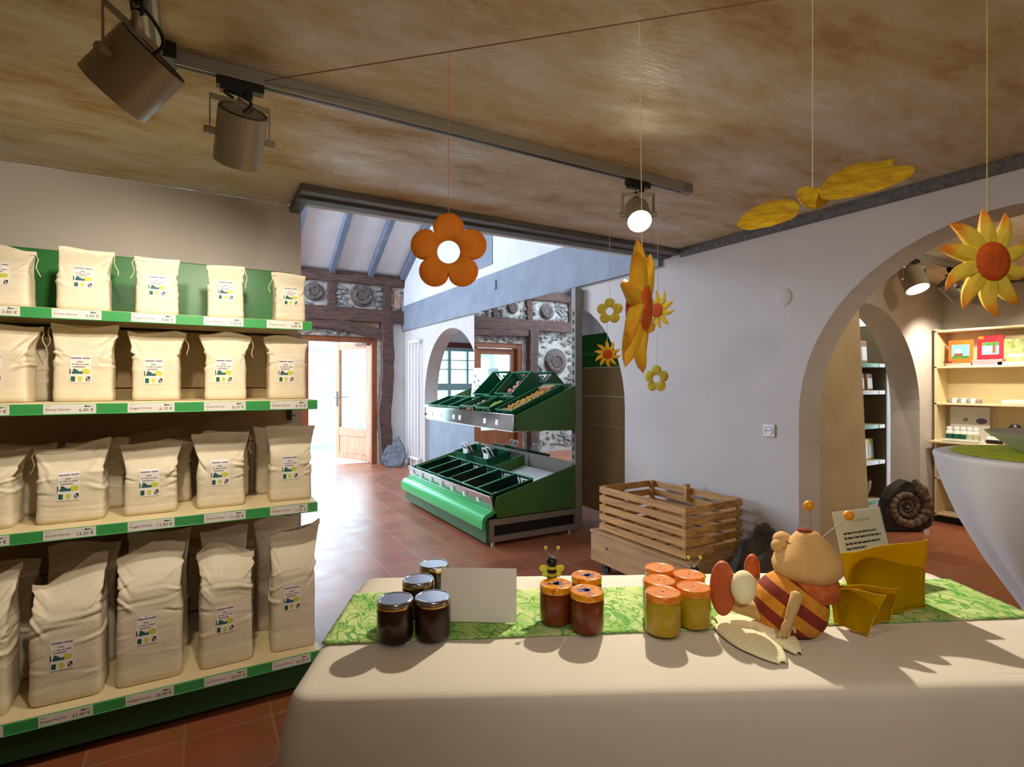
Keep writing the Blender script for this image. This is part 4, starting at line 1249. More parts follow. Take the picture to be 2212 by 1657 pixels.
# notice standing behind the crates
nt_ = thing('notice_board', (2.78, 5.62, 1.14), 'small white notice with green and blue print at the back of the upper tier', 'notice')
MB().hexa([(2.78, 5.5, 1.14), (2.786, 5.5, 1.14), (2.786, 5.76, 1.14), (2.78, 5.76, 1.14), (2.82, 5.5, 1.50), (2.826, 5.5, 1.50), (2.826, 5.76, 1.50), (2.82, 5.76, 1.50)]).build('sheet', M['white_metal'], nt_)
bl = MB(); r_ = random.Random(4)
for k in range(12):
    y, z = 5.55 + r_.random() * .16, 1.18 + r_.random() * .27
    x = 2.78 + (z - 1.13) * .04 / .37 - .0012
    bl.ball((x, y, z), (.001, r_.uniform(.006, .018), r_.uniform(.006, .018)), 8, 6, None, k % 3)
bl.build('print', [M['ink_green'], M['ink_blue'], M['ink']], nt_)

# back of a steel shelf standing in the room behind the arch
gb = thing('shelf_back', (3.35, 4.1, 0), 'beige steel back of a shelf seen through the arch beside the produce display', 'shelf')
for k in range(5):
    MB().box((3.33, 3.20, .10 + k * .275), (3.35, 4.9, .10 + k * .275 + .272)).build('back_panel', M['cream_back'], gb, bevel=.002)
MB().box((3.33, 3.20, 1.476), (3.35, 4.9, 1.80)).build('header_panel', M['green'], gb, bevel=.002)
MB().box((3.315, 3.20, 1.585), (3.33, 4.9, 1.635)).build('price_rail', M['rail_green'], gb, bevel=.002)
for y in (3.45, 4.5):
    u_ = MB().box((3.308, y, .0), (3.33, y + .05, 1.47))
    u_.build('upright', M['cream_back'], gb, bevel=.002)
    h_ = MB()
    for k in range(46): h_.box((3.306, y + .02, .12 + k * .029), (3.3085, y + .03, .135 + k * .029))
    h_.build('slot_strip', M['black'], gb)

# ---------------------------------------------------------------- radiator, fossils, wall fittings
rad = thing('radiator', (2.93, 8.14, 0), 'tall narrow white column radiator on the hall wall near the doorway', 'radiator')
for k in range(4):
    y = 7.93 + k * .14
    MB().box((2.925, y - .012, .14), (2.965, y + .012, 2.0)).build('column', M['white_metal'], rad, bevel=.008)
for z in (.15, 1.98): MB().tube([(2.945, 7.9, z), (2.945, 8.38, z)], .024, 10).build('header_pipe', M['white_metal'], rad)
vv = MB()
for y in (8.0, 8.28): vv.cyl((2.945, y, .15), (2.945, y, 0), .012, 8)
vv.build('supply_pipe', M['white_metal'], rad)


def ammonite(mb, c, ax, ay, nrm, R, turns=3.0, seed=0, m=0, thick=.27):
    """ribbed spiral shell in relief"""
    c, ax, ay, nrm = Vector(c), Vector(ax), Vector(ay), Vector(nrm)
    n = int(turns * 80); k = 9; vs = []
    b = math.log(1.95) / (2 * PI)
    for i in range(n + 1):
        t = i / n * turns * 2 * PI
        r = R * math.exp(b * (t - turns * 2 * PI)) * .76
        tr = r * thick
        rib = 1 + .13 * math.sin(t * 17)
        for j in range(k):
            a = 2 * PI * j / k
            rr = r + math.cos(a) * tr * rib
            vs.append(c + ax * rr * math.cos(t) + ay * rr * math.sin(t) + nrm * (math.sin(a) * tr * .8 * rib))
    fs = [(i * k + j, i * k + (j + 1) % k, (i + 1) * k + (j + 1) % k, (i + 1) * k + j) for i in range(n) for j in range(k)]
    fs += [tuple(range(k))[::-1], tuple(range(n * k, (n + 1) * k))]
    mb.add(vs, fs, m)
    mb.ball(c, (R * .09, R * .09, R * .07), 8, 6, None, m)
    return mb


def slab(mb, outline, origin, ax, ay, nrm, th, seed=0, m=0):
    """irregular stone slab: outline polygon, rough faces"""
    origin, ax, ay, nrm = Vector(origin), Vector(ax), Vector(ay), Vector(nrm)
    n = len(outline); N_ = 8; cx_ = sum(p[0] for p in outline) / n; cy_ = sum(p[1] for p in outline) / n
    P = []
    for i in range(n):
        a, b = outline[i], outline[(i + 1) % n]
        for q in range(5): P.append((a[0] + (b[0] - a[0]) * q / 5, a[1] + (b[1] - a[1]) * q / 5))
    nP = len(P); vs = []; rings = []
    def pt(x, y, d):
        nz = noise.noise(Vector((x * 9, y * 9, seed))) * .018 + noise.noise(Vector((x * 25, y * 25, seed + 3))) * .007
        return origin + ax * (x + noise.noise(Vector((y * 14, seed, x * 5))) * .008) + ay * max(0, y + (noise.noise(Vector((x * 14, seed, 4))) * .008 if y > .02 else 0)) + nrm * (d + nz * (1 if d > 0 else -1))
    seq = [(s_, th / 2) for s_ in (.12, .35, .6, .82, .95)] + [(1.0, th * .32), (1.0, -th * .32)] + [(s_, -th / 2) for s_ in (.95, .7, .4, .12)]
    for s_, d in seq:
        for (x, y) in P: vs.append(pt(cx_ + (x - cx_) * s_, cy_ + (y - cy_) * s_, d))
    R_ = len(seq)
    fs = [(i * nP + j, i * nP + (j + 1) % nP, (i + 1) * nP + (j + 1) % nP, (i + 1) * nP + j) for i in range(R_ - 1) for j in range(nP)]
    fs += [tuple(range(nP))[::-1], tuple(range((R_ - 1) * nP, R_ * nP))]
    mb.add(vs, fs, m)


CAMX, CAMY, CAMZ = Vector((CO, -SI, 0)), Vector((0, 0, 1)), Vector((-SI, -CO, 0))   # right, up, toward camera
# grey slate slab with a small ammonite by the radiator
fs_ = thing('fossil_slab', (2.71, 8.35, 0), 'pointed grey slate slab with a small ammonite leaning beside the white radiator', 'fossil')
sm = MB(); tilt = (CAMY * .97 - CAMZ * .2).normalized(); nr = CAMX.cross(tilt).normalized()
slab(sm, [(-.14, 0), (.11, 0), (.19, .16), (.14, .33), (.04, .49), (-.03, .44), (-.05, .34), (-.10, .35), (-.17, .26), (-.2, .14)], (2.70, 8.36, 0), CAMX, tilt, nr, .07, 3)
sm.build('slab', M['slate'], fs_, sharp=40)
am = MB(); ammonite(am, Vector((2.70, 8.36, 0)) + CAMX * .045 + tilt * .30 + nr * .036, CAMX, tilt, nr, .085)
am.build('ammonite', M['slate'], fs_, sharp=50)
# ammonites set into the stone panels of the timber wall
for (x, z, R, lab) in ((2.30, 2.74, .19, 'large round ammonite set in the stone panel above the doorway'), (1.56, 2.74, .15, 'ammonite in the stone panel left of the large one, near the shelf'),
                       (-.05, 2.72, .16, 'ammonite in the upper left stone panel, seen in the mirror'), (-.25, 1.75, .26, 'big upper ammonite on the stone wall left of the doorway'),
                       (-.15, 1.2, .28, 'big lower ammonite on the stone wall left of the doorway'), (.72, 2.74, .12, 'ammonite in the stone panel over the fixed door leaf')):
    mb = MB(); mb.lathe([(R * .98, 0), (R * .96, .03), (R * .8, .045), (R * .2, .05)], 26, (x, 8.79, z), (0, -1, 0))
    ammonite(mb, (x, 8.745, z), (1, 0, 0), (0, 0, 1), (0, -1, 0), R)
    tag(mb.build('ammonite', M['fossil'], sharp=50), lab, 'fossil', 'ammonites set in the stone wall')
# big dark ammonite on the floor of the side room
fb_ = thing('fossil_boulder', (5.72, 2.45, 0), 'big dark ribbed ammonite standing on the floor before the jamb of the inner arch', 'fossil')
fo = PZ(1954, 1146, 0); k_ = 5.1 / F_PX
bm_ = MB()
slab(bm_, [(-.20, 0.0), (.12, 0), (.21, .05), (.225, .20), (.17, .36), (.12, .41), (-.02, .46), (-.12, .40), (-.20, .30), (-.235, .10)], (fo.x, fo.y, 0), CAMX, CAMY, CAMZ, .11, 11)
bm_.build('matrix_stone', M['dark_fossil'], fb_, sharp=40)
am = MB(); ammonite(am, Vector((fo.x, fo.y, .222)) + CAMX * -.015 + CAMZ * .05, CAMX, CAMY, CAMZ, .265, turns=3.2, thick=.27)
am.build('ammonite', mat('brown_fossil', (140, 122, 98), .6, col2=(72, 62, 52), vscale=20, bump=.6, bscale=40), fb_, sharp=50)
tg = MB().obox(Vector((fo.x, fo.y, .02)) + CAMX * .10 + CAMZ * .13, (.05, .004, .04), Matrix((CAMX, -CAMZ, CAMY)).transposed())
tag(tg.build('price_card', M['white']), 'tiny white card on the floor in front of the dark ammonite', 'card')
# boulder behind the wooden crate
rk = MB(); rk.ball((2.75, 1.94, .14), (.235, .14, .36), 56, 40, Euler((0, .12, .1)).to_matrix(), 0, .30, 9)
for v in rk.v:
    d_ = (v - Vector((2.75, 1.94, .14))).normalized()
    v += d_ * (abs(noise.noise(v * 7)) * .05 + noise.noise(v * 22) * .012)
    v.z = max(0.0, v.z); v.x = min(v.x, 2.985); v.y = min(v.y, 2.12)
rko = rk.build('boulder', M['rock'], sharp=30)
tag(rko, 'dark brown boulder on the floor between the slatted crate and the big arch', 'rock')
# wall fittings
sk = thing('wall_socket', (3.0, 2.063, 1.036), 'white square wall socket on the right wall beside the big arch', 'socket')
MB().box((2.988, 2.025, .998), (3.0, 2.101, 1.074)).build('cover_plate', M['white_metal'], sk, bevel=.004)
MB().lathe([(.026, .0), (.026, .004), (.022, .002), (.021, -.004)], 24, (2.987, 2.063, 1.036), (-1, 0, 0)).build('socket_insert', M['white_metal'], sk)
hol = MB()
for dy in (-.0095, .0095): hol.cyl((2.9855, 2.063 + dy, 1.036), (2.984, 2.063 + dy, 1.036), .0032, 10)
hol.build('pin_hole', M['black'], sk)
bx = MB().lathe([(.052, 0), (.052, .004), (.047, .007), (.0, .007)], 32, (3.0, 1.972, 1.829), (-1, 0, 0))
tag(bx.build('junction_cover', M['plaster'], sharp=50), 'round white cover plate high on the right wall', 'cover')

# ---------------------------------------------------------------- slatted crate on its trolley
cr_ = thing('slatted_crate', (2.70, 2.6, 0), 'slatted pine crate standing on a wooden trolley beside the right wall', 'crate')
X0, X1, Y0, Y1, ZB, ZT = 2.43, 2.93, 2.20, 2.975, .30, .62
for k in range(5):
    z = ZB + .006 + k * .0635
    for nm, a, b in (('slat', (X0, Y0, z), (X0 + .014, Y1, z + .044)), ('slat', (X1 - .014, Y0, z), (X1, Y1, z + .044)),
                     ('slat', (X0 + .014, Y0, z), (X1 - .014, Y0 + .014, z + .044)), ('slat', (X0 + .014, Y1 - .014, z), (X1 - .014, Y1, z + .044))):
        MB().box(a, b).build(nm, M['crate_wood'], cr_, bevel=.002)
for x in (X0 + .014, X1 - .044):
    for y in (Y0 + .014, Y1 - .044):
        MB().box((x, y, ZB), (x + .03, y + .03, ZT - .012)).build('corner_post', M['crate_wood'], cr_, bevel=.002)
for k in range(6):
    y = Y0 + .03 + k * .122
    MB().box((X0 + .014, y, ZB), (X1 - .014, y + .095, ZB + .012)).build('bottom_board', M['crate_wood'], cr_, bevel=.002)
cp = MB().box((X1 - .05, 2.60, ZT - .10), (X1 - .014, 2.63, ZT + .012))
cp.build('middle_cleat', M['crate_wood'], cr_, bevel=.002)
tr = thing('trolley', (2.66, 2.6, 0), 'low pine box trolley with castors under the slatted crate', 'trolley')
MB().box((2.40, 2.15, .085), (2.415, 3.03, .275)).build('side_board', M['plywood'], tr, bevel=.002)
MB().box((2.94, 2.15, .085), (2.955, 3.03, .275)).build('side_board', M['plywood'], tr, bevel=.002)
for y in (2.15, 3.015): MB().box((2.415, y, .085), (2.94, y + .015, .275)).build('end_board', M['plywood'], tr, bevel=.002)
MB().box((2.398, 2.14, .276), (2.96, 3.04, .296)).build('top_board', M['plywood'], tr, bevel=.003)
for x in (2.47, 2.88):
    for y in (2.22, 2.95):
        MB().cyl((x - .012, y, .035), (x + .012, y, .035), .034, 18).box((x - .02, y - .015, .035), (x + .02, y + .015, .086)).build('castor', M['black'], tr)
kn = MB()
for (y, z) in ((2.42, .17), (2.86, .20)): kn.lathe([(.013, 0), (.009, .001), (.0, .0012)], 12, (2.4, y, z), (-1, 0, 0))
kn.build('knot', M['brown'], tr)

# ---------------------------------------------------------------- beige board and store shelf behind the big arch
pb_ = MB().hexa([(3.23, 1.90, 0), (3.90, 1.93, 0), (3.90, 1.955, 0), (3.23, 1.925, 0), (3.23, 1.98, 2.2), (3.86, 2.01, 2.2), (3.86, 2.035, 2.2), (3.23, 2.005, 2.2)])
pbo = pb_.build('leaning_board', M['old_board'], bevel=.004)
tag(pbo, 'tall weathered beige board standing just behind the jamb of the big arch', 'panel')

st_ = thing('store_shelf', (5.9, 3.2, 0), 'green-edged cream shelf seen through the inner arch behind the beige board', 'shelf')
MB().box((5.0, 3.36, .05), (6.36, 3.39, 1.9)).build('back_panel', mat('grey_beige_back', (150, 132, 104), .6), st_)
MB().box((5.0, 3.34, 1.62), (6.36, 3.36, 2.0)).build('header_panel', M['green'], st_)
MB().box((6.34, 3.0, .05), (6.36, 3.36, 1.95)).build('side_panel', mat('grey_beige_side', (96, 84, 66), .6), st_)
SH = []
for (py, col) in ((790, 'g'), (848, 'w'), (921, 'g'), (998, 'w'), (1082, 'g')):
    z = PY(1900, py, 3.02).z
    SH.append(z)
    MB().box((5.0, 3.02, z - .02), (6.36, 3.36, z + .02)).build('shelf_board', M['cream'], st_, bevel=.01)
    ra = MB().box((5.0, 3.005, z - .022), (6.32, 3.018, z + .02)).build('price_rail', M['rail_green'] if col == 'g' else M['white_metal'], st_, bevel=.003)
    MB().box((6.20, 3.0, z - .018), (6.31, 3.006, z + .016)).build('price_label', M['label_white'], ra)
def pack(x, y, z, w, d, h, mt, label, group, tagc='packet'):
    r = thing('grain_packet', (x, y, z + .0205), label, tagc, group)
    mb = MB(); n = 6
    mb.hexa([(x - w / 2, y - d / 2, z + .0215), (x + w / 2, y - d / 2, z + .0215), (x + w / 2, y + d / 2, z + .0215), (x - w / 2, y + d / 2, z + .0215),
             (x - w / 2, y - d / 3, z + h), (x + w / 2, y - d / 3, z + h), (x + w / 2, y + d / 3, z + h), (x - w / 2, y + d / 3, z + h)])
    mb.build('packet_body', mt, r, bevel=.012, seg=3)
    MB().hexa([(x - w * .35, y - d / 2 - .001, z + h * .2), (x + w * .35, y - d / 2 - .001, z + h * .2), (x + w * .35, y - d / 2, z + h * .2), (x - w * .35, y - d / 2, z + h * .2),
               (x - w * .35, y - d * .40 - .002, z + h * .75), (x + w * .35, y - d * .40 - .002, z + h * .75), (x + w * .35, y - d * .4, z + h * .75), (x - w * .35, y - d * .4, z + h * .75)]).build('product_label', M['label_white'], r)
for r_i, (xs, h, mt, lab) in enumerate((((5.93, 6.06), .26, 'kraft', 'brown packet of the topmost shelf seen through the inner arch'), ((5.98, 6.17), .2, 'kraft', 'brown packet on the second shelf seen through the inner arch'),
                                        (None, 0, 0, 0), ((5.9, 6.08, 6.22), .24, 'yellow_pack', 'pale yellow packet on the fourth shelf of the store'))):
    if not xs: continue
    for q, x in enumerate(xs):
        pack(x, 3.10 + .015 * q, SH[r_i], .13, .08, h, M[mt], lab + [', leftmost', ', beside it on the right', ', rightmost'][q], 'packets on the store shelf')
hf = MB().ball((5.98, 3.335, SH[0] + .36), (.09, .03, .10), 18, 12)
hb = MB().lathe([(.12, 0), (.16, .12), (.165, .2), (.15, .2), (.11, .015)], 20, (6.06, 3.19, SH[4] + .021))
tag(hb.build('bread_basket', M['kraft'], sharp=40), 'brown basket on the lowest store shelf behind the dark ammonite', 'basket')

# ---------------------------------------------------------------- honey table
TA = math.atan2(-.783, 1.47)                      # table length direction
TU = Vector((math.cos(TA), math.sin(TA), 0)); TV = Vector((math.sin(TA), -math.cos(TA), 0))   # along, toward the camera
TB = Vector((.4265, 1.571, 0)); TL, TD, TZ = 1.66, .605, .76
def T(u, v, z=TZ): return TB + TU * u + TV * v + Vector((0, 0, z))
tb = thing('folding_table', tuple(T(TL / 2, TD / 2, 0)), 'folding table hidden under the cream cloth in the foreground', 'table')
def tbox(mb, u0, u1, v0, v1, z0, z1):
    return mb.hexa([T(u0, v0, z0), T(u1, v0, z0), T(u1, v1, z0), T(u0, v1, z0), T(u0, v0, z1), T(u1, v0, z1), T(u1, v1, z1), T(u0, v1, z1)])
tbox(MB(), .02, TL - .02, .02, TD - .02, .725, .752).build('tabletop', M['plywood'], tb)
for u in (.08, TL - .12):
    for v in (.06, TD - .10):
        tbox(MB(), u, u + .04, v, v + .04, 0, .725).build('leg', M['grey_metal'], tb)
# cloth: flat top, soft edge, falls to the floor with shallow folds
def rrect(r, e, n=10):
    P = []
    for (cu, cv, a0) in ((TL - r, r, -90), (TL - r, TD - r, 0), (r, TD - r, 90), (r, r, 180)):
        for i in range(n + 1):
            a = math.radians(a0 + 90 * i / n); P.append((cu + (r + e) * math.cos(a), cv + (r + e) * math.sin(a)))
    Q = []
    for i in range(len(P)):
        a, b = P[i], P[(i + 1) % len(P)]
        L_ = math.hypot(b[0] - a[0], b[1] - a[1]); k = max(1, int(L_ / .03))
        for q in range(k): Q.append((a[0] + (b[0] - a[0]) * q / k, a[1] + (b[1] - a[1]) * q / k))
    return Q
base = rrect(.035, 0)
npt = len(base)
# outward normals of the base outline
nor = []
for i in range(npt):
    a, b = base[i - 1], base[(i + 1) % npt]
    d = Vector((b[0] - a[0], b[1] - a[1])).normalized(); nor.append(Vector((d.y, -d.x)))
lev = [(-.033, 0, 0), (-.015, .001, 0), (0, .004, 0), (.006, .011, 0), (.009, .022, .02)] + [(.011 + .075 * (k / 16) ** 1.1, .022 + (.728) * k / 16, .12 + .88 * (k / 16)) for k in range(1, 17)]
vs = []
cen = (TL / 2, TD / 2)
for (e, dz, f) in lev:
    for i in range(npt):
        s = i / npt
        p = Vector(base[i]) + nor[i] * e
        # corners of the cloth swing out further
        cu_ = min(p.x, TL - p.x); cv_ = min(p.y, TD - p.y)
        corner = math.exp(-((max(cu_, 0) + max(cv_, 0)) / .10)) if f else 0
        w_ = math.sin(s * 2 * PI * 17) * .5 + math.sin(s * 2 * PI * 9 + 1.3) * .5 + noise.noise(Vector((s * 30, dz * 3, 1))) * .8
        p = p + nor[i] * (f * (.010 * w_ + .030 * corner))
        zz = TZ - dz + (.0012 * noise.noise(Vector((p.x * 6, p.y * 6, 3))) if dz < .01 else 0)
        vs.append(T(p.x, p.y, max(.003, zz)))
fs = [(k * npt + i, k * npt + (i + 1) % npt, (k + 1) * npt + (i + 1) % npt, (k + 1) * npt + i) for k in range(len(lev) - 1) for i in range(npt)]
fs.append(tuple(range(npt))[::-1])
tc_ = MB().add(vs, fs).build('tablecloth', M['cloth'], sharp=75)
tag(tc_, 'cream tablecloth draped over the long table in the foreground, reaching the floor', 'tablecloth')
# fleece runner
q0, q1 = .132, .412
def run(uu, vv):
    a = T(-.004 + uu * (TL + .006), (q0 - .045 * uu) + vv * (q1 - q0 - .0 * uu) - .03 * uu * vv, TZ + .0025 + .0012 * noise.noise(Vector((uu * 30, vv * 9, 2))))
    e = .004 * noise.noise(Vector((uu * 60, vv * 3, 8)))
    return a + TV * e
rn = MB().grid(run, 140, 18)
ro = rn.build('table_runner', M['fibre'], sharp=80)
sd_ = ro.modifiers.new('thick', 'SOLIDIFY'); sd_.thickness = .0015; sd_.offset = 1
tag(ro, 'green fibre fleece runner lying across the cream tablecloth', 'table runner')
ZT0 = TZ + .006


def jar(loc, r, h, fill, lid, label, group, lidcol, band=None, motif=None, rz=0, seed=0):
    o = thing('honey_jar' if fill != 'jam' else 'jam_jar', loc, label, 'jar', group, rz)
    g = [(r * .80, 0), (r * .93, .002), (r * .985, .009), (r, .02), (r, h * .74), (r * .97, h * .80), (r * .88, h * .845), (r * .86, h * .86)]
    MB().lathe([(a - .0015, z + .003) for a, z in g[:6]] + [(r * .87, h * .80)], 40, (0, 0, 0), None).build('contents', M[fill], o, sharp=50, world=False)
    gl = MB().lathe(g + [(r * .86, h * .93), (r * .83, h * .93), (r * .83, h * .86)], 40, (0, 0, 0), None, cap1=False)
    gl.build('glass', M['glass'], o, sharp=50, world=False)
    lr = r * .985
    lp = [(lr * .96, h * .835), (lr, h * .84), (lr * 1.005, h * .86), (lr, h * .965), (lr * .97, h * .99), (lr * .93, h), (lr * .86, h * .996), (lr * .84, h * .988)]
    lo_ = MB().lathe(lp, 44).build('lid', M[lidcol], o, sharp=40, world=False)
    if band:
        MB().lathe([(lr * 1.006, h * .838), (lr * 1.012, h * .845), (lr * 1.012, h * .90), (lr * 1.006, h * .905)], 44, cap0=False, cap1=False).build('lid_band', M[band], lo_, sharp=40, world=False)
    if motif == 'flower':
        f = MB(); zt = h * .9905
        for k, (px, py, ang_, s_) in enumerate(((.25, .1, .5, .5), (-.1, .25, 2.3, .36), (.05, -.28, -1.2, .42), (.5, -.12, -.1, .32))):
            pts = []
            for q in range(14):
                t = 2 * PI * q / 14
                x, y = math.cos(t) * .36 * s_ * 2.2, math.sin(t) * .17 * s_ * 2.2
                pts.append(((px * .6 + x * math.cos(ang_) - y * math.sin(ang_)) * r, (py * .6 + x * math.sin(ang_) + y * math.cos(ang_)) * r, zt))
            f.prism(pts, (0, 0, .0004))
        f.build('lid_print', M['violet'], lo_, world=False)
    if motif == 'bee':
        f = MB(); zt = h * .9905
        f.ball((.02 * r, .02 * r, zt), (.10 * r, .06 * r, .0006), 10, 6, None, 0)
        for k, (a, s_) in enumerate(((.6, .16), (2.4, .2), (3.6, .14))):
            f.ball((math.cos(a) * .35 * r, math.sin(a) * .35 * r, zt), (s_ * r, .04 * r, .0005), 10, 6, Euler((0, 0, a + 1)).to_matrix(), 1)
        f.build('lid_print', [M['ink'], M['apple']], lo_, world=False)
    return o


def TJ(x, y):               # base centre of a jar from its place in the photograph, on the table plane
    return tuple(PZ(x, y, TZ)[:2]) + (ZT0,)
JR = .0395
jar(TJ(854, 1388), JR, .090, 'jam', 0, 'dark honey jar with silver lid, front left of the dark group', 'dark honey jars with silver lids', 'silver_lid', 'gold', rz=.3)
jar(TJ(935, 1382), JR, .090, 'jam', 0, 'dark honey jar with silver lid, front right, half before the white card', 'dark honey jars with silver lids', 'silver_lid', 'gold', rz=1.2)
jar(TJ(904, 1337), JR * .97, .090, 'jam', 0, 'dark honey jar with silver lid in the second row of the dark group', 'dark honey jars with silver lids', 'silver_lid', 'gold', rz=2)
jar(TJ(938, 1297), JR * .97, .090, 'jam', 0, 'rearmost dark honey jar with silver lid, partly hidden by the white card', 'dark honey jars with silver lids', 'silver_lid', 'gold', rz=3)
HR = .0385
h1 = jar(TJ(1201, 1350), HR, .090, 'honey', 0, 'amber honey jar with violet flowers on its yellow lid, left of its group of three', 'amber honey jars with flower lids', 'yellow_lid', None, 'flower', .6)
jar(TJ(1268, 1367), HR, .090, 'honey', 0, 'amber honey jar with flower lid standing in front on the right', 'amber honey jars with flower lids', 'yellow_lid', None, 'flower', 2.4)
jar(TJ(1267, 1328), HR * .97, .090, 'honey', 0, 'amber honey jar with flower lid standing behind the other two', 'amber honey jars with flower lids', 'yellow_lid', None, 'flower', .2)
jar(TJ(1432, 1373), HR * 1.03, .092, 'cream_honey', 0, 'yellow creamed honey jar with orange lid, frontmost of its group', 'creamed honey jars with orange lids', 'orange_lid', None, 'bee', .2)
jar(TJ(1498, 1357), HR, .090, 'cream_honey', 0, 'yellow creamed honey jar with orange lid, front right beside the orange soles', 'creamed honey jars with orange lids', 'orange_lid', None, 'bee', 1.4)
jar(TJ(1424, 1340), HR, .090, 'cream_honey', 0, 'yellow creamed honey jar with orange lid, behind the frontmost one', 'creamed honey jars with orange lids', 'orange_lid', None, 'bee', 2.2)
jar(TJ(1488, 1325), HR, .090, 'cream_honey', 0, 'yellow creamed honey jar with orange lid, before the small black bee head', 'creamed honey jars with orange lids', 'orange_lid', None, 'bee', 3.2)
jar(TJ(1425, 1307), HR * .97, .090, 'cream_honey', 0, 'rearmost yellow creamed honey jar with orange lid, at the back table edge', 'creamed honey jars with orange lids', 'orange_lid', None, 'bee', 4.2)
# white folded card
cd = thing('price_card', tuple(PZ(1040, 1350, TZ)[:2]) + (ZT0,), 'blank white folded card standing behind the dark honey jars', 'card')
a, b = PZ(950, 1348, TZ), PZ(1116, 1352, TZ); a.z = b.z = ZT0; dv = Vector((0, 0, 1)) * .116 - CAMZ * .03
bk_ = -CAMZ * .075
cm = MB(); t_ = CAMZ * .0008
cm.hexa([a, b, b - t_, a - t_, a + dv, b + dv, b + dv - t_, a + dv - t_])
cm.hexa([a + bk_, b + bk_, b + bk_ + t_, a + bk_ + t_, a + dv - t_, b + dv - t_, b + dv, a + dv])
cm.build('folded_sheet', M['white'], cd)


def mini_bee(x, y, zt, s, label, headonly=False):
    """small wooden bee peg with feelers"""
    p = PZ(x, y, TZ)
    r = thing('bee_peg', (p.x, p.y, ZT0), label, 'bee figure', 'little bee pegs')
    z0 = zt
    o = Vector((p.x, p.y, z0))
    MB().cyl((p.x, p.y, ZT0), (p.x, p.y, z0 - .03 * s), .004, 8).build('stick', M['plywood'], r)
    bd = MB()
    for k in range(5):
        bd.lathe([(.0105 * s * f, 0) for f in ()] or [(.009 * s, 0), (.0125 * s, .003 * s), (.0125 * s, .007 * s), (.009 * s, .010 * s)], 16, o + Vector((0, 0, (-.055 + k * .009) * s)), None, k % 2)
    bd.build('striped_body', [M['felt_lime'], M['black']], r)
    MB().ball(o, .0145 * s, 16, 12).build('head', M['black'], r)
    for sg in (-1, 1):
        b0 = o + Vector((0, 0, .012 * s)); b1 = o + CAMX * sg * .016 * s + Vector((0, 0, .036 * s))
        MB().tube([b0, (b0 + b1) / 2 + CAMX * sg * .002, b1], .0009, 6).build('feeler', M['ink_grey'], r)
        MB().ball(b1, .0048 * s, 10, 8).build('feeler_bead', M['ink_yellow'], r)
        w = MB(); c = o + CAMX * sg * .019 * s + Vector((0, 0, -.018 * s))
        w.ball(c, (.014 * s, .002, .010 * s), 12, 8, Matrix((CAMX, CAMZ, CAMY)).transposed() @ Euler((0, sg * -.5, 0)).to_matrix())
        w.ball(c - Vector((0, 0, .014 * s)) - CAMX * sg * .004 * s, (.010 * s, .002, .007 * s), 12, 8, Matrix((CAMX, CAMZ, CAMY)).transposed())
        w.build('wing', mat('lime_wing', (230, 230, 70), .6) if sg < 0 else bpy.data.materials['lime_wing'], r)


mini_bee(1192, 1325, PD(1192, 1222, 1.30).z, .95, 'little yellow bee peg rising behind the amber honey jars')
mini_bee(1500, 1302, PD(1499, 1234, 1.39).z, .95, 'little bee peg with only its black head and feelers showing over the orange lids')

# ---------------------------------------------------------------- felt bee doll
DB = PZ(1712, 1352, TZ); DD = 1.228; PXM = DD / F_PX
def DP(x, y, dd=0.0):                 # doll modelling frame: photo scale at the doll's own distance
    return PD(x, y, DD + dd)
doll = thing('bee_doll', (DB.x, DB.y, ZT0), 'seated fabric bee doll with striped body, peach head, orange feelers and yellow organza wings', 'doll')
ax0 = DP(1676, 1348, .005); ax1 = DP(1742, 1262, .0)
ax = (ax1 - ax0).normalized(); AL = (ax1 - ax0).length
prof = []
for k in range(23):
    t = k / 22
    prof.append((.078 * math.sin(PI * (.07 + .80 * t)) ** .55, -.018 + t * (AL + .022)))
bodyb = MB()
st_seq = [0, 1, 0, 1, 0, 1, 0, 1]
for k in range(22):
    r0, z0 = prof[k]; r1, z1 = prof[k + 1]
    mi = 1 if ((k + 1) // 4) % 2 == 1 else 0
    bodyb.lathe([(r0, z0), (r1, z1)], 40, ax0, ax, mi, cap0=(k == 0), cap1=(k == 21))
low = min(v.z for v in bodyb.v)
for v in bodyb.v:
    if v.z < ZT0 + .004: v.z = ZT0 + .004 - (ZT0 + .004 - v.z) * .08
bodyb.build('striped_body', [M['stripe_yellow'], M['stripe_red']], doll, sharp=80)
col_ = MB()
cc = DP(1745, 1268)
col_.lathe([(.050, -.020), (.060, -.018), (.064, -.004), (.064, .010), (.060, .022), (.05, .026)], 36, cc, (0, 0, 1))
col_.build('collar', M['orange_fabric'], doll, sharp=60)
# head: wide jowls, narrowing to a tipped-back crown
hd_ = MB(); HC = DP(1745, 1252); up_ = Vector((0, 0, 1))
hp = [(.030, .000), (.058, .006), (.070, .020), (.0725, .034), (.068, .050), (.058, .066), (.046, .080), (.036, .092), (.028, .101), (.022, .107), (.012, .111)]
hd_.lathe(hp, 36, HC, (up_ + CAMX * -.02).normalized())
for v in hd_.v:
    d = v - HC; w_ = noise.noise(d * 18) * .003; v += d.normalized() * w_
hd_.build('head', M['skin_fabric'], doll, sharp=80)
snt = MB()
snt.ball(DP(1690, 1166, .03), (.021, .021, .018), 16, 12).ball(DP(1683, 1180, .02), (.017, .018, .016), 16, 12)
snt.build('cheek', M['skin_fabric'], doll, sharp=80)
nb = MB().ball(DP(1689, 1157, .035), (.0125, .0125, .0095), 14, 10).build('nose', M['orange_ball'], doll)
er = MB().ball(DP(1682, 1203, .03), (.013, .012, .015), 14, 10).build('ear', M['skin_fabric'], doll)
sm_ = MB().tube([DP(1699, 1170, -.028), DP(1703, 1175, -.03), DP(1708, 1174, -.032)], .0013, 6)
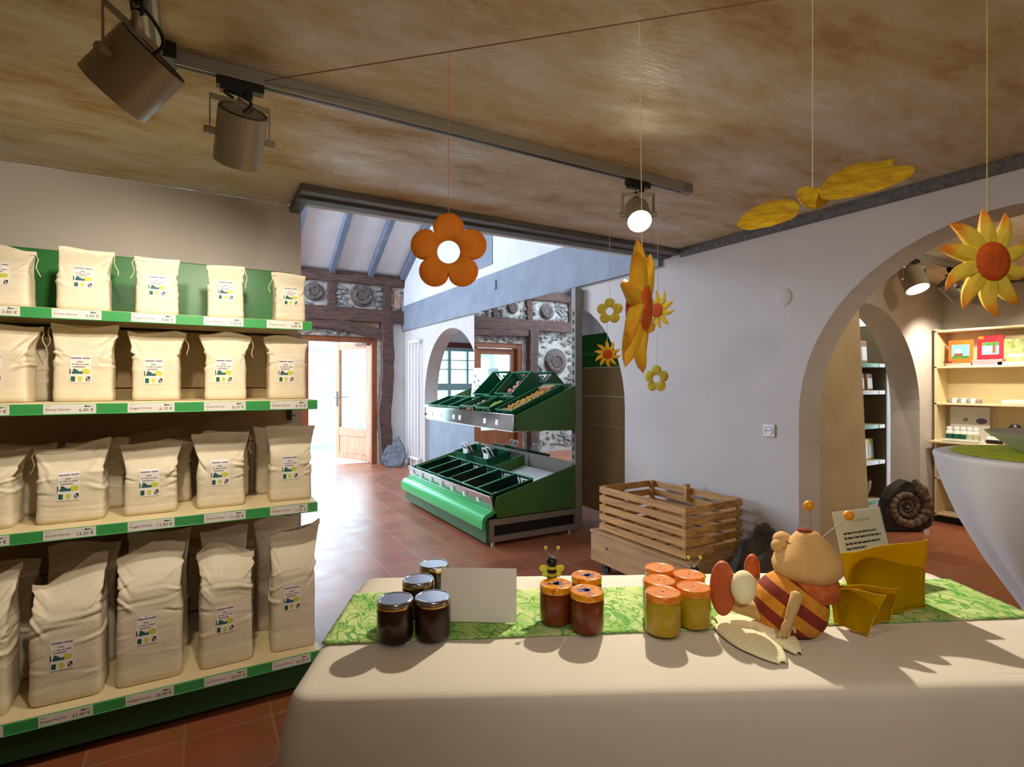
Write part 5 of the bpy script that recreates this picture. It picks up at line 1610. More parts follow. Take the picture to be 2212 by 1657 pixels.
sm_.build('stitch', M['ink'], doll)
ht = MB().ball(DP(1741, 1149), (.019, .019, .0085), 18, 10, Euler((.1, .18, 0)).to_matrix())
ht.build('crown_patch', M['stripe_red'], doll)
for (bx_, by_, fx_, fy_, dd) in ((1747, 1093, 1751, 1142, .0), (1833, 1114, 1776, 1158, .0)):
    p0, p1 = DP(fx_, fy_ + 4, dd), DP(bx_, by_, dd)
    m_ = (p0 + p1) / 2 + CAMX * .002
    MB().tube([p0, p0.lerp(m_, .5), m_, m_.lerp(p1, .5), p1], .0013, 6).build('feeler', M['ink_grey'], doll)
    MB().ball(p1, .0115, 18, 12).build('feeler_bead', M['orange_ball'], doll)
# arm with flat hand, propped on the table
am_ = MB(); A0, A1, A2 = DP(1722, 1284, -.075), DP(1706, 1335, -.085), DP(1697, 1362, -.085)
A2.z = max(A2.z, ZT0 + .008)
am_.tube([A0 + Vector((0, 0, .006)), A0, A0.lerp(A1, .5), A1, A1.lerp(A2, .6)], [.006, .0125, .0115, .0095, .008], 14)
am_.build('arm', M['skin_pale'], doll, sharp=80)
hh_ = MB()
hq = A1.lerp(A2, .7)
hh_.ball(hq, (.015, .008, .019), 14, 10, Euler((.2, .5, 0)).to_matrix())
for q in (-1, 0, 1):
    hh_.tube([hq + CAMX * q * .006, hq + CAMX * (q * .0075 - .003) - Vector((0, 0, .013)), hq + CAMX * (q * .008 - .007) - Vector((0, 0, .021))], [.0045, .004, .003], 8)
hh_.tube([hq + CAMX * .010, hq + CAMX * .016 - Vector((0, 0, .006)), hq + CAMX * .017 - Vector((0, 0, .013))], [.0045, .004, .003], 8)
for v in hh_.v: v.z = max(v.z, ZT0 + .002)
hh_.build('hand', M['skin_pale'], doll, sharp=80)
# legs and soles
def leg(p0, p1, p2, rr):
    MB().tube([p0, p0.lerp(p1, .5), p1, p1.lerp(p2, .6), p2], rr, 14).build('leg', M['skin_pale'], doll, sharp=80)
L0, L1, L2 = DP(1662, 1330, .0), DP(1620, 1316, .02), DP(1575, 1303, .03)
leg(L0, L1, L2, [.018, .019, .018, .017, .016])
leg(DP(1680, 1300, .09), DP(1655, 1277, .13), DP(1628, 1258, .16), [.016, .016, .015, .014, .014])
def sole(c, hgt, wid, th, nrm, mt):
    s_ = MB(); nrm = nrm.normalized(); sx_ = Vector((0, 0, 1)).cross(nrm).normalized(); sy_ = nrm.cross(sx_)
    prof_ = []
    for q in range(40):
        t = 2 * PI * q / 40
        x, y = math.cos(t) * wid / 2, math.sin(t) * hgt / 2
        x *= 1 - .10 * math.exp(-(y / (hgt * .14)) ** 2) if x > 0 else 1
        prof_.append((x, y))
    vs_ = []
    for (sc_, d_) in ((.6, .5), (.86, .48), (.97, .36), (1, .15), (1, -.2), (.95, -.42), (.8, -.5), (.5, -.52)):
        for x, y in prof_: vs_.append(c + sx_ * x * sc_ + sy_ * y * sc_ + nrm * d_ * th)
    f_ = [(i * 40 + j, i * 40 + (j + 1) % 40, (i + 1) * 40 + (j + 1) % 40, (i + 1) * 40 + j) for i in range(7) for j in range(40)]
    f_ += [tuple(range(40))[::-1], tuple(range(280, 320))]
    s_.add(vs_, f_, 0)
    for v in s_.v: v.z = max(v.z, ZT0 + .001)
    return s_.build('shoe', mt, doll, sharp=60)
sole(DP(1561, 1271, .02), .124, .056, .026, (CAMZ * .9 - CAMX * .35), M['sole'])
sole(DP(1625, 1232, .18), .082, .040, .024, (CAMZ * .9 - CAMX * .5 ), M['sole'])
kn_ = MB().ball(DP(1606, 1269, -.01), (.030, .026, .037), 20, 14)
kn_.build('knitted_mitten', M['knit'], doll, sharp=80)
# organza wings: curved sheets with a hemmed edge
def wing(c0, c1, c2, c3, bulge, nm='wing'):
    c0, c1, c2, c3 = [Vector(c) for c in (c0, c1, c2, c3)]
    def fn(u, v):
        p = c0.lerp(c1, u).lerp(c3.lerp(c2, u), v)
        e = .05 * math.sin(PI * u) * bulge
        return p - CAMZ * (e * math.sin(PI * v)) + CAMZ * .006 * math.sin(u * 9 + v * 3)
    o = MB().grid(fn, 26, 18).build(nm, M['organza'], doll, sharp=80)
    s_ = o.modifiers.new('thick', 'SOLIDIFY'); s_.thickness = .0006
    edge = [fn(u / 20, 0) for u in range(21)] + [fn(1, v / 20) for v in range(1, 21)] + [fn(1 - u / 20, 1) for u in range(1, 21)]
    MB().tube(edge, .0012, 6).build('wing_hem', M['felt_yellow'], o)
def onT(x, y): p = PZ(x, y, TZ); p.z = ZT0 + .003; return p
wing(DP(1816, 1196, .07), DP(2003, 1166, .04), onT(2000, 1322), onT(1836, 1342), 1.0)
wing(DP(1802, 1205, .10), DP(1990, 1176, .12), onT(1990, 1305), onT(1850, 1318), .6)
wing(DP(1792, 1262, -.01), DP(1938, 1272, -.03), onT(1926, 1352), onT(1812, 1362), .8)
wing(DP(1788, 1266, -.03), DP(1912, 1286, -.06), onT(1878, 1384), onT(1800, 1352), .6)
# cream crocheted piece in front of the doll
cr2 = MB()
def leaf(pts, wdt, lift):
    pts = [Vector(p) for p in pts]
    def fn(u, v):
        k = v * (len(pts) - 1); i = min(int(k), len(pts) - 2); p = pts[i].lerp(pts[i + 1], k - i)
        d = (pts[i + 1] - pts[i]).normalized(); n_ = Vector((-d.y, d.x, 0))
        wd_ = wdt * math.sin(PI * (.12 + .86 * v)) ** .7
        q = p + n_ * (u - .5) * 2 * wd_
        dome = math.sqrt(max(0, 1 - (2 * u - 1) ** 2))
        q.z = ZT0 - .0005 + lift * dome * math.sin(PI * (.04 + .93 * v)) ** .5 + .0007 * math.sin(v * 120) * dome
        return q
    return fn
cr2.grid(leaf([onT(1560, 1356), onT(1606, 1382), onT(1650, 1410), onT(1690, 1440)], .046, .012), 20, 90)
cr2.grid(leaf([onT(1618, 1340), onT(1655, 1362), onT(1692, 1390), onT(1726, 1420)], .034, .015), 20, 90)
cr2.grid(leaf([onT(1548, 1350), onT(1590, 1352), onT(1630, 1352)], .042, .010), 16, 40)
co_ = cr2.build('crocheted_pad', M['knit'], sharp=80)
sl_ = co_.modifiers.new('thick', 'SOLIDIFY'); sl_.thickness = .002; sl_.offset = 1
tag(co_, 'cream crocheted pad of leaf shapes lying in front of the bee doll', 'crochet')

# ---------------------------------------------------------------- sign in a clear sleeve behind the wings
sg_ = thing('table_sign', tuple(PZ(1868, 1262, TZ)[:2]) + (ZT0,), 'tilted white printed sheet in a clear stand behind the yellow wings', 'sign')
bA, bB = PZ(1826, 1266, TZ), PZ(1936, 1244, TZ); bA.z = bB.z = ZT0
dS = (bA.dot(CAMZ) + bB.dot(CAMZ)) / 2
dep = lambda p: p.x * SI + p.y * CO
tA, tB = PD(1791, 1103, dep(bA) + .03), PD(1899, 1090, dep(bB) + .03)
ex_ = (bB - bA).normalized(); W_s = (bB - bA).length
MBs = MB(); nn_ = (tB - tA).cross(bA - tA).normalized()
if nn_.dot(CAMZ) < 0: nn_ = -nn_
def SG(u, v, l=0): return (tA.lerp(tB, u)).lerp(bA.lerp(bB, u), v) + nn_ * l
MB().hexa([SG(0, 1, .002), SG(1, 1, .002), SG(1, 1, .0035), SG(0, 1, .0035), SG(0, -.02, .002), SG(1, -.02, .002), SG(1, -.02, .0035), SG(0, -.02, .0035)]).build('clear_sleeve', M['sheet_clear'], sg_)
MB().hexa([SG(.04, .97, 0), SG(.985, .97, 0), SG(.985, .97, .001), SG(.04, .97, .001), SG(.04, .03, 0), SG(.985, .03, 0), SG(.985, .03, .001), SG(.04, .03, .001)]).build('paper_sheet', M['white'], sg_)
tx = MB(); uX = (SG(1, .4) - SG(0, .4)).normalized(); uY = (SG(.5, 0) - SG(.5, .5)).normalized()
rw = random.Random(12)
for k, end in enumerate((.80, .86, .82, .52)):            # four lines of small bold print, too small to read
    u_ = .16; vv_ = .36 + k * .066 + (.014 if k > 1 else 0)
    while u_ < end:
        l_ = min(rw.uniform(.03, .10), end - u_ + .02)
        tx.add([SG(u_, vv_, .0013), SG(u_ + l_, vv_, .0013), SG(u_ + l_, vv_ - .026, .0013), SG(u_, vv_ - .026, .0013)], [(0, 1, 2, 3)], 0)
        if rw.random() < .6: tx.add([SG(u_, vv_ - .026, .0013), SG(u_ + .012, vv_ - .026, .0013), SG(u_ + .012, vv_ - .038, .0013), SG(u_, vv_ - .038, .0013)], [(0, 1, 2, 3)], 0)
        u_ += l_ + .014
for k in range(7):
    tx.add([SG(.40 + k * .05, .20, .0013), SG(.44 + k * .05, .20, .0013), SG(.44 + k * .05, .17 - .01 * (k % 2), .0013), SG(.40 + k * .05, .17, .0013)], [(0, 1, 2, 3)], 1)
for k in range(8):
    tx.add([SG(.42 + k * .045, .76, .0013), SG(.45 + k * .045, .76, .0013), SG(.45 + k * .045, .71 - .015 * (k % 3), .0013), SG(.42 + k * .045, .72, .0013)], [(0, 1, 2, 3)], 2)
tx.build('print', [M['ink'], M['ink_pale'], M['ink_grey']], sg_, sharp=0, fixn=False)
MB().hexa([SG(0, 1, -.002), SG(1, 1, -.002), SG(1, 1, -.002) - CAMZ * .06, SG(0, 1, -.002) - CAMZ * .06, SG(0, .99, -.002), SG(1, .99, -.002), SG(1, .99, -.002) - CAMZ * .06, SG(0, .99, -.002) - CAMZ * .06]).build('foot_plate', M['sheet_clear'], sg_)

# ---------------------------------------------------------------- cord and hanging felt decorations
cp0, cp1 = Vector((.18, 1.812, 2.243)), Vector((2.96, -.98, 2.243))
cord = MB().tube([cp0.lerp(cp1, k / 30) - Vector((0, 0, .012 * math.sin(PI * k / 30))) for k in range(31)], .0016, 6)
tag(cord.build('hanging_cord', M['brown']), 'thin brown cord stretched under the ceiling from the track to the right', 'cord')
def on_cord(x):              # the point of the cord seen in photo column x
    lo, hi = 0., 1.
    for _ in range(40):
        m_ = (lo + hi) / 2; p = cp0.lerp(cp1, m_)
        d = p.y * CO + p.x * SI; r = p.x * CO - p.y * SI
        if CX + F_PX * r / d < x: lo = m_
        else: hi = m_
    p = cp0.lerp(cp1, lo); p.z -= .012 * math.sin(PI * lo) + .0035; return p


def puffy(rout, rin, t, n=220, rings=9, curl=0):
    mb = MB(); vs = []
    R_ = 2 * rings
    for k in range(R_):
        side = 1 if k < rings else -1
        q = k if k < rings else R_ - 1 - k
        f = q / (rings - 1)
        th_ = t * math.sqrt(max(0, 1 - (2 * f - 1) ** 2)) if rin > 0 else t * math.sqrt(max(0, 1 - f ** 2.2))
        for i in range(n):
            a = 2 * PI * i / n
            ro, tw = rout(a)
            r = rin + (ro - rin) * f
            aa = a + tw * f * f
            wob = 1 + .04 * noise.noise(Vector((math.cos(aa) * r * 30, math.sin(aa) * r * 30, side)))
            vs.append(Vector((r * math.cos(aa), -side * th_ * wob + curl * f * f * math.sin(a * 5 + .7), r * math.sin(aa))))
    fs = [(k * n + i, k * n + (i + 1) % n, ((k + 1) % R_) * n + (i + 1) % n, ((k + 1) % R_) * n + i) for k in range(R_) for i in range(n) if rin > 0 or k not in (R_ - 1,)]
    if rin <= 0:
        vs_c0 = len(vs); 
    mb.add(vs, fs)
    return mb


def flower_shape(R):
    def f(a):
        k = abs(math.cos((a - PI / 2) * 2.5))
        return R * (.60 + .40 * k ** .55), 0
    return f
def sun_shape(R, n=10, seed=0):
    rn_ = random.Random(seed); jit = [rn_.uniform(.9, 1.05) for _ in range(n)]
    def f(a):
        x = (a / (2 * PI) * n) % 1.0; i = int(a / (2 * PI) * n) % n
        tri = 1 - abs(2 * x - 1)
        h = max(0, tri - .10) / .90; h = h ** .95 * (1.2 - .2 * h)
        return R * (.45 + .55 * h * jit[i]), .24 * h * h * (1 if i % 2 else .45)
    return f


def string_part(root, top, bot, mt, r=.0011):
    MB().tube([top, top.lerp(bot, .5), bot], r, 6).build('string', mt, root)


def hang(name, c, top, R, kind, label, cat, group, rz, felt, disc=None, smat='string', rings_t=.016, tilt=0, curl=0):
    root = thing(name, tuple(c), label, cat, group, rot=(tilt, 0, rz))
    if kind == 'flower':
        mb = puffy(flower_shape(R), R * .29, rings_t)
        mb.build('petals', M[felt], root, sharp=70, world=False)
    else:
        mb = puffy(sun_shape(R, 10, int(R * 1000)), R * .05, rings_t, curl=curl)
        mb.build('rays', M[felt], root, sharp=70, world=False)
        MB().lathe([(R * .36, -.006), (R * .37, .0), (R * .34, rings_t * .9 + .004), (R * .24, rings_t * 1.25 + .004), (R * .1, rings_t * 1.4 + .004), (.001, rings_t * 1.42 + .004)], 36, (0, 0, 0), (0, -1, 0)).build('disc_front', M[disc], root, sharp=70, world=False)
        MB().lathe([(R * .36, -.006), (R * .37, .0), (R * .34, rings_t * .9 + .004), (R * .24, rings_t * 1.25 + .004), (.001, rings_t * 1.42 + .004)], 36, (0, 0, 0), (0, 1, 0)).build('disc_back', M[disc], root, sharp=70, world=False)
    # string in the root's own frame
    inv = root.rotation_euler.to_matrix().inverted()
    tp = inv @ (Vector(top) - Vector(c)); bt = Vector((0, 0, R * (.96 if kind == 'flower' else .8)))
    MB().tube([tp, tp.lerp(bt, .5), bt], .0011, 6).build('string', M[smat], root, world=False)
    return root


tpf = on_cord(973); d_f = tpf.y * CO + tpf.x * SI
cf = PD(969, 545, d_f); tp_ = Vector((cf.x, cf.y, tpf.z))
M['yarn_orange'] = mat('orange_yarn', (216, 140, 70), .8)
M['yarn_yellow'] = mat('yellow_yarn', (206, 196, 80), .8)
hang('felt_flower', cf, tp_, .108, 'flower', 'big orange felt flower with a round hole hanging before the hall', 'flower', 'hanging felt decorations', -TH, 'felt_orange', smat='yarn_orange', rings_t=.017)
ts = on_cord(2126); d_s = ts.y * CO + ts.x * SI
cs_ = PD(2132, 568, d_s)
sun = hang('felt_sun', cs_, Vector((cs_.x, cs_.y, ts.z)), .122, 'sun', 'big yellow felt sun with orange middle hanging at the right photo edge', 'sun', 'hanging felt decorations', -TH + .15, 'felt_sun', 'felt_disc', smat='yarn_yellow', rings_t=.013)
te = on_cord(1383); d_e = te.y * CO + te.x * SI
ce = PD(1381, 668, d_e)
M['felt_gold2'] = radial_mat('golden_felt_wide', [(.15, (240, 196, 40)), (.62, (246, 194, 40)), (.95, (236, 132, 16))], nscale=40, namp=.06)
hang('felt_sun', ce, Vector((ce.x, ce.y, te.z)), .175, 'sun', 'large golden orange felt sun turned edge-on, hanging under the lit spotlight', 'sun', 'hanging felt decorations', -TH + 1.17, 'felt_gold2', 'felt_disc', smat='string', rings_t=.018, tilt=.05, curl=.014)
# farther strand under the ceiling
for (x, y, d, R, kind, lab, felt, disc, dz) in (
        (1317, 673, 2.62, .064, 'flower', 'small pale yellow felt flower above a little sun, left of the edge-on sun', 'felt_lime', None, -.3),
        (1312, 766, 2.62, .068, 'sun', 'small orange sun hanging under the pale flower before the dark arch', 'felt_gold', 'felt_disc', 0),
        (1421, 671, 2.60, .098, 'sun', 'yellow and orange sun half hidden behind the right side of the edge-on sun', 'felt_sun', 'felt_disc', -.9),
        (1418, 819, 2.60, .066, 'flower', 'small lime yellow felt flower hanging lowest, right of the edge-on sun', 'felt_lime', None, -.8)):
    c = PD(x, y, d)
    if kind == 'sun' and R < .09 or y > 800:
        top = Vector((c.x, c.y, PD(x, 700 if x < 1400 else 715, d).z))
    else:
        top = Vector((c.x, c.y, ZC))
    hang('felt_flower' if kind == 'flower' else 'felt_sun', c, top, R, kind, lab, kind, 'hanging felt decorations', -TH + dz, felt, disc, rings_t=.008)

# butterfly hanging nearly flat
tb_ = on_cord(1755); d_b = tb_.y * CO + tb_.x * SI
bf = thing('felt_butterfly', tuple(PD(1755, 410, d_b)), 'yellow felt butterfly tilted nearly flat, hanging right of the lit spotlight', 'butterfly', 'hanging felt decorations')
pxm = d_b / F_PX
def lobe(pts, th_, nm, mt='felt_yellow', depth=lambda x, y: 0):
    """closed outline in photo columns/rows -> padded felt piece at the butterfly's distance"""
    cx_ = sum(p[0] for p in pts) / len(pts); cy_ = sum(p[1] for p in pts) / len(pts)
    n = len(pts); P = []
    for i in range(n):                              # Catmull-Rom smoothing
        p0, p1, p2, p3 = pts[i - 1], pts[i], pts[(i + 1) % n], pts[(i + 2) % n]
        for q in range(6):
            t = q / 6
            P.append(tuple(.5 * ((2 * p1[k]) + (-p0[k] + p2[k]) * t + (2 * p0[k] - 5 * p1[k] + 4 * p2[k] - p3[k]) * t * t + (-p0[k] + 3 * p1[k] - 3 * p2[k] + p3[k]) * t ** 3) for k in (0, 1)))
    nP = len(P); vs_ = []; seq = [(.05, 1), (.35, .97), (.65, .8), (.88, .5), (1, 0), (.88, -.5), (.65, -.8), (.35, -.97), (.05, -1)]
    for s_, w_ in seq:
        for x, y in P:
            xx, yy = cx_ + (x - cx_) * s_, cy_ + (y - cy_) * s_
            b = PD(xx, yy, d_b + depth(xx, yy))
            vs_.append(b + CAMZ * w_ * th_ * .7 + Vector((0, 0, w_ * th_ * .7)) + Vector((0, 0, .002 * noise.noise(Vector((xx * .06, yy * .06, w_))))))
    fs_ = [(k * nP + i, k * nP + (i + 1) % nP, (k + 1) * nP + (i + 1) % nP, (k + 1) * nP + i) for k in range(len(seq) - 1) for i in range(nP)]
    fs_ += [tuple(range(nP))[::-1], tuple(range((len(seq) - 1) * nP, len(seq) * nP))]
    MB().add(vs_, fs_).build(nm, M[mt], bf, sharp=75)
dp_ = lambda x, y: (410 + (1755 - x) * .22 - y) * .0022          # the wings lean back like a tilted tray
lobe([(1592, 487), (1604, 466), (1640, 444), (1680, 432), (1712, 432), (1727, 446), (1720, 466), (1694, 480), (1650, 492), (1610, 497)], .008, 'wing', depth=dp_)
lobe([(1772, 408), (1800, 376), (1846, 354), (1890, 350), (1918, 346), (1928, 342), (1934, 346), (1928, 356), (1945, 360), (1972, 360), (1972, 376), (1940, 396), (1890, 414), (1840, 426), (1800, 432), (1774, 428)], .008, 'wing', depth=dp_)
lobe([(1722, 412), (1738, 406), (1760, 410), (1776, 412), (1790, 432), (1778, 446), (1755, 450), (1734, 440), (1724, 426)], .012, 'body', depth=lambda x, y: -.01)
string_part(bf, Vector((PD(1755, 410, d_b).x, PD(1755, 410, d_b).y, tb_.z)), PD(1755, 408, d_b), M['string'])

# ---------------------------------------------------------------- bar table in a stretch cover
bc = Vector((2.425, .609, 0)); BZ = 1.08
bt_ = thing('bar_table', tuple(bc), 'round bar table under a white stretch cover at the right photo edge', 'table')
pf_ = [(.30, .0), (.285, .02), (.16, .22), (.085, .40), (.075, .50), (.109, .577), (.155, .65), (.205, .727), (.25, .81), (.277, .861), (.313, .95), (.338, 1.02), (.346, 1.06), (.350, 1.072), (.349, 1.08), (.34, 1.084), (.30, 1.0845), (.1, 1.0845)]
def rip(t, k):
    a = max(0, 1 - abs(pf_[k][1] - .62) / .5)
    return a * .016 * (math.sin(t * 7 + .6) + .5 * math.sin(t * 9 + pf_[k][1] * 3) - .6) * (1 if pf_[k][1] > .05 else 0)
MB().lathe(pf_, 96, bc, None, ripple=rip).build('stretch_cover', M['cloth_white'], bt_, sharp=70)
mt_ = MB().lathe([(.300, BZ + .0055), (.303, BZ + .007), (.300, BZ + .0095), (.02, BZ + .0095)], 64, bc)
tag(mt_.build('round_mat', mat('moss_green_felt_mat', (178, 190, 44), .9, var=.08, vscale=30, bump=.3, bscale=90), sharp=50), 'round moss-green mat on the white bar table', 'mat')
bw = thing('bowl', (bc.x + .03, bc.y - .02, BZ + .0105), 'wide grey bowl standing on the moss-green mat of the bar table', 'bowl')
pb2 = [(.145, 0), (.155, .002), (.178, .020), (.205, .040), (.232, .060), (.240, .068), (.234, .069), (.215, .054), (.185, .032), (.15, .012), (.01, .010)]
MB().lathe(pb2, 64).build('basin', M['stone_bowl'], bw, sharp=50, world=False)

# ---------------------------------------------------------------- book shelf at the end of the side room
bs = thing('display_shelf', (6.22, 1.6, 0), 'cream shelf unit with books and bottles in the side room behind the big arch', 'shelf')
BY0, BY1, BX0, BX1 = .2, 2.47, 6.10, 6.345
lv = [1.825, 1.484, 1.138, .784, .43, .09]
MB().box((BX1 - .012, BY0, .06), (BX1, BY1, 1.825)).build('back_panel', M['cream'], bs)
for y in (BY0, 1.10, BY1 - .02): MB().box((BX0, y, .06), (BX1, y + .02, 1.84)).build('side_panel', M['cream'], bs, bevel=.002)
for z in lv: MB().box((BX0 - (.12 if z < 1 and z > .5 else 0), BY0, z - .02), (BX1 - .012, BY1, z)).build('shelf_board', M['cream'], bs, bevel=.003)
MB().box((BX0 + .03, BY0, 0), (BX1, BY1, .06)).build('plinth', M['black'], bs)
def SP(x, y): return PX(x, y, BX0)            # photo point on the shelf's front plane


def book(yc, z, w, h, cov, label, pic=None, group='books on the top shelf', lean=.05):
    r = thing('book', (6.2, yc, z + .001), label, 'book', group)
    x0 = 6.20; t = .014
    def B(u, v, l): return Vector((x0 + v * h * lean - l, yc - w / 2 + u * w, z + .001 + v * h))
    def slabq(mb, u0, u1, v0, v1, l0, l1, m=0):
        mb.hexa([B(u0, v0, l1), B(u1, v0, l1), B(u1, v0, l0), B(u0, v0, l0), B(u0, v1, l1), B(u1, v1, l1), B(u1, v1, l0), B(u0, v1, l0)], m)
    a = MB(); slabq(a, 0, 1, 0, 1, .0, .003); slabq(a, 0, 1, 0, 1, t - .003, t); slabq(a, .985, 1, 0, 1, 0, t)
    a.build('cover', cov, r, bevel=.001)
    p = MB(); slabq(p, .02, .985, .015, .985, .003, t - .003); p.build('page_block', M['pages'], r)
    if pic:
        q = MB(); mats_ = []
        for (u0, u1, v0, v1, mm) in pic:
            if mm not in mats_: mats_.append(mm)
            slabq(q, u0, u1, v0, v1, t, t + .0006 + .0003 * len(q.f) / 6, mats_.index(mm))
        q.build('cover_print', [M[m_] for m_ in mats_], r)
    return r


bo = SP(2065, 760); br_ = SP(2130, 752); bg_ = SP(2190, 750)
def stack(yc, z, w, n, label, group):
    zz = z + .001
    for k in range(n):
        o = MB().box((6.115, yc - w / 2 + .003 * (k % 2), zz), (6.29, yc + w / 2 - .004 * ((k + 1) % 2), zz + .0125))
        bk2 = thing('book', (6.2, yc, zz), label % ['bottom', 'second', 'third', 'top'][k if n == 4 else (k if k < n - 1 else 3)], 'book', group)
        MB().box((6.116, yc - w / 2 + .004, zz + .0015), (6.286, yc + w / 2 - .004, zz + .011)).build('page_block', M['pages'], bk2)
        cv = MB().box((6.114, yc - w / 2, zz), (6.288, yc + w / 2, zz + .0015)).box((6.114, yc - w / 2, zz + .011), (6.288, yc + w / 2, zz + .0125)).box((6.286, yc - w / 2, zz), (6.288, yc + w / 2, zz + .0125))
        cv.build('cover', M['book_orange'] if 'orange' in label else M['book_red'] if 'red' in label else M['white'], bk2)
        zz += .0132
    return zz - z
h1_ = stack(bo.y - .01, 1.484, .20, 2, '%s book of the two lying under the orange book', 'books lying under the orange book')
h2_ = stack(br_.y, 1.484, .22, 4, '%s book of the four lying under the red book', 'books lying under the red book')
h3_ = stack(bg_.y - .03, 1.484, .30, 2, '%s white book of the two lying under the green photo book', 'books lying under the green book')
book(bo.y, 1.484 + h1_, .19, .215, M['book_orange'], 'orange book with a blue boat picture standing on the top shelf', [(.14, .86, .18, .80, 'book_blue'), (.14, .86, .18, .30, 'leaf'), (.40, .75, .30, .42, 'brown'), (.5, .72, .42, .62, 'white'), (.1, .5, .86, .92, 'orange_lid')])
book(br_.y, 1.484 + h2_, .19, .215, M['book_red'], 'dark red book with a blue framed picture standing on the top shelf', [(.18, .82, .20, .72, 'book_blue'), (.18, .82, .58, .72, 'leaf'), (.3, .42, .26, .58, 'brown'), (.45, .7, .3, .5, 'white'), (.76, .96, .86, .98, 'orange_lid')])
book(bg_.y - .05, 1.484 + h3_, .30, .20, M['book_green'], 'wide book with a green meadow cover at the right photo edge', [(.30, .46, .38, .62, 'brown'), (.55, .9, .2, .35, 'white')])
# dark figurine beside the orange book
fg = thing('wooden_star', (6.17, SP(2040, 780).y, 1.485), 'dark red star figure standing left of the orange book', 'figure')
sm2 = MB()
for k in range(5):
    a = k * 2 * PI / 5 + .3
    sm2.bar(Vector((6.17, fg.location.y, 1.515)), Vector((6.17, fg.location.y + .035 * math.cos(a), 1.515 + .03 * math.sin(a))), .012, .012)
sm2.build('star_body', M['curtain_red'], fg)
# tea lights / small white things on the second shelf
yy = [SP(x, 868).y for x in (2046, 2056, 2066, 2076, 2086, 2096, 2106)]
for k, y in enumerate(yy):
    r = thing('napkin_ring', (6.17, y, 1.139), 'small white and grey ring standing in the row on the second shelf', 'ring', 'small rings on the second shelf')
    MB().lathe([(.022, 0), (.026, .002), (.026, .020), (.018, .036 + .01 * (k % 2)), (.014, .036 + .01 * (k % 2)), (.02, .018), (.02, .002)], 16).build('ring_body', M['white_metal'] if k % 2 else M['grey_metal'], r, world=False)
for k, x in enumerate((2170, 2188, 2206)):
    y = SP(x, 868).y
    o = MB().box((6.12, y - .032, 1.139), (6.2, y + .032, 1.175 + .004 * (k % 2)))
    tag(o.build('soap_box', M['bottle_white'], bevel=.006), ['left', 'middle', 'right'][k] + ' small white box of the three at the right of the second shelf', 'box', 'white boxes on the second shelf')
# bottles on the third shelf, in a tray before a poster
yb = [SP(x, 935).y for x in (2052, 2068, 2082, 2096, 2110)]
ty = thing('bottle_tray', (6.10, (yb[0] + yb[-1]) / 2, .785), 'white tray holding the row of small bottles on the third shelf', 'tray')
MB().box((6.03, yb[-1] - .035, .785), (6.15, yb[0] + .035, .79)).box((6.03, yb[-1] - .035, .785), (6.034, yb[0] + .035, .812)).box((6.146, yb[-1] - .035, .785), (6.15, yb[0] + .035, .812)).build('tray_body', M['white_metal'], ty)
for k, y in enumerate(yb):
    r = thing('bottle', (6.09, y, .7915), ['first', 'second', 'third', 'fourth', 'fifth'][k] + ' small white-capped bottle from the left in the tray on the third shelf', 'bottle', 'bottles in the white tray')
    MB().lathe([(.024, 0), (.027, .003), (.027, .075), (.022, .088), (.016, .092)], 20).build('bottle_body', M['bottle_white'], r, sharp=50, world=False)
    MB().lathe([(.0275, .018), (.0276, .062)], 20, cap0=False, cap1=False).build('product_label', M['ink_green'] if k < 3 else M['ink_pale'], r, world=False)
    MB().lathe([(.019, .090), (.0195, .094), (.0185, .125), (.016, .128)], 20).build('cap', M['white_metal'], r, sharp=50, world=False)
po = thing('poster_board', (6.28, SP(2073, 900).y, .785), 'white picture board with two small prints behind the bottles on the third shelf', 'poster')
py_ = po.location.y
MB().box((6.28, py_ - .16, .786), (6.286, py_ + .14, 1.10)).build('board', M['white_metal'], po)
MB().ball((6.2795, py_ + .02, .98), (.001, .022, .018), 10, 6).build('dark_print', M['ink_grey'], po)
MB().ball((6.2795, py_ - .10, .97), (.001, .045, .028), 10, 6).build('violet_print', M['ink_purple'], po)
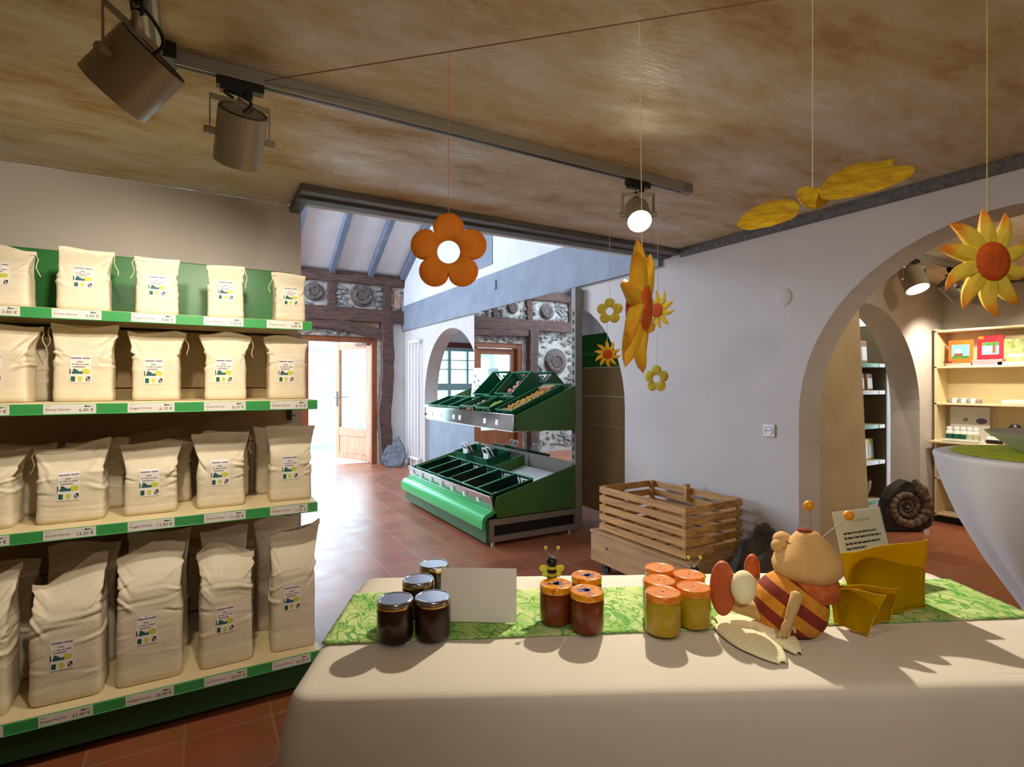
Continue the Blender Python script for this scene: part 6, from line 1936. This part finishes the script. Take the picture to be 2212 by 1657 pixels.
for k, x in enumerate((2135, 2146, 2157)):
    y = SP(x, 935).y
    r = thing('cream_jar', (6.12, y, .785), ['left', 'middle', 'right'][k] + ' little white-lidded dark jar of the three beside the bottle tray', 'jar', 'little dark jars beside the bottle tray')
    MB().lathe([(.02, 0), (.024, .003), (.024, .03), (.02, .034)], 18).build('jar_body', M['black'], r, world=False)
    MB().lathe([(.025, .034), (.025, .046), (.012, .065), (.004, .068)], 18).build('lid', M['white_metal'], r, world=False)
yk = SP(2187, 920).y
bb = thing('brown_basket', (6.16, yk, .785), 'brown basket with a dark brush head in it at the right of the third shelf', 'basket')
MB().lathe([(.06, 0), (.085, .05), (.088, .06), (.08, .06), (.055, .008)], 24).build('basket_body', M['kraft'], bb, world=False)
MB().ball((0, 0, .12), (.035, .05, .065), 16, 12).build('brush_head', M['black'], bb, world=False)

# ---------------------------------------------------------------- things outside the doorway
og = thing('garden_stone', (2.72, 10.35, -.02), 'pointed grey stone standing outside, seen through the glass of the open door', 'stone')
om = MB(); slab(om, [(-.12, 0), (.12, 0), (.10, .35), (.04, .52), (-.03, .55), (-.10, .32)], (2.70, 10.35, -.02), CAMX, CAMY, CAMZ, .09, 21)
om.build('stone_body', M['slate'], og, sharp=40)
pl_ = thing('potted_plant', (2.42, 10.25, -.02), 'dark green potted plant outside, seen through the glass of the open door', 'plant')
MB().lathe([(.07, 0), (.10, .16), (.105, .18), (.09, .18), (.08, .15)], 20, (2.42, 10.25, -.02)).build('pot', M['pot'], pl_)
lf = MB(); r_ = random.Random(3)
for k in range(60):
    a, e, l = r_.uniform(0, 6.28), r_.uniform(.1, 1.3), r_.uniform(.08, .2)
    d_ = Vector((math.cos(a) * math.cos(e), math.sin(a) * math.cos(e), math.sin(e)))
    b_ = Vector((2.42, 10.25, .15)); s_ = d_.cross(Vector((0, 0, 1))).normalized() * .025
    lf.add([b_ + d_ * .02, b_ + d_ * l * .5 + s_, b_ + d_ * l, b_ + d_ * l * .5 - s_], [(0, 1, 2, 3)])
lf.build('foliage', M['leaf'], pl_, sharp=0)
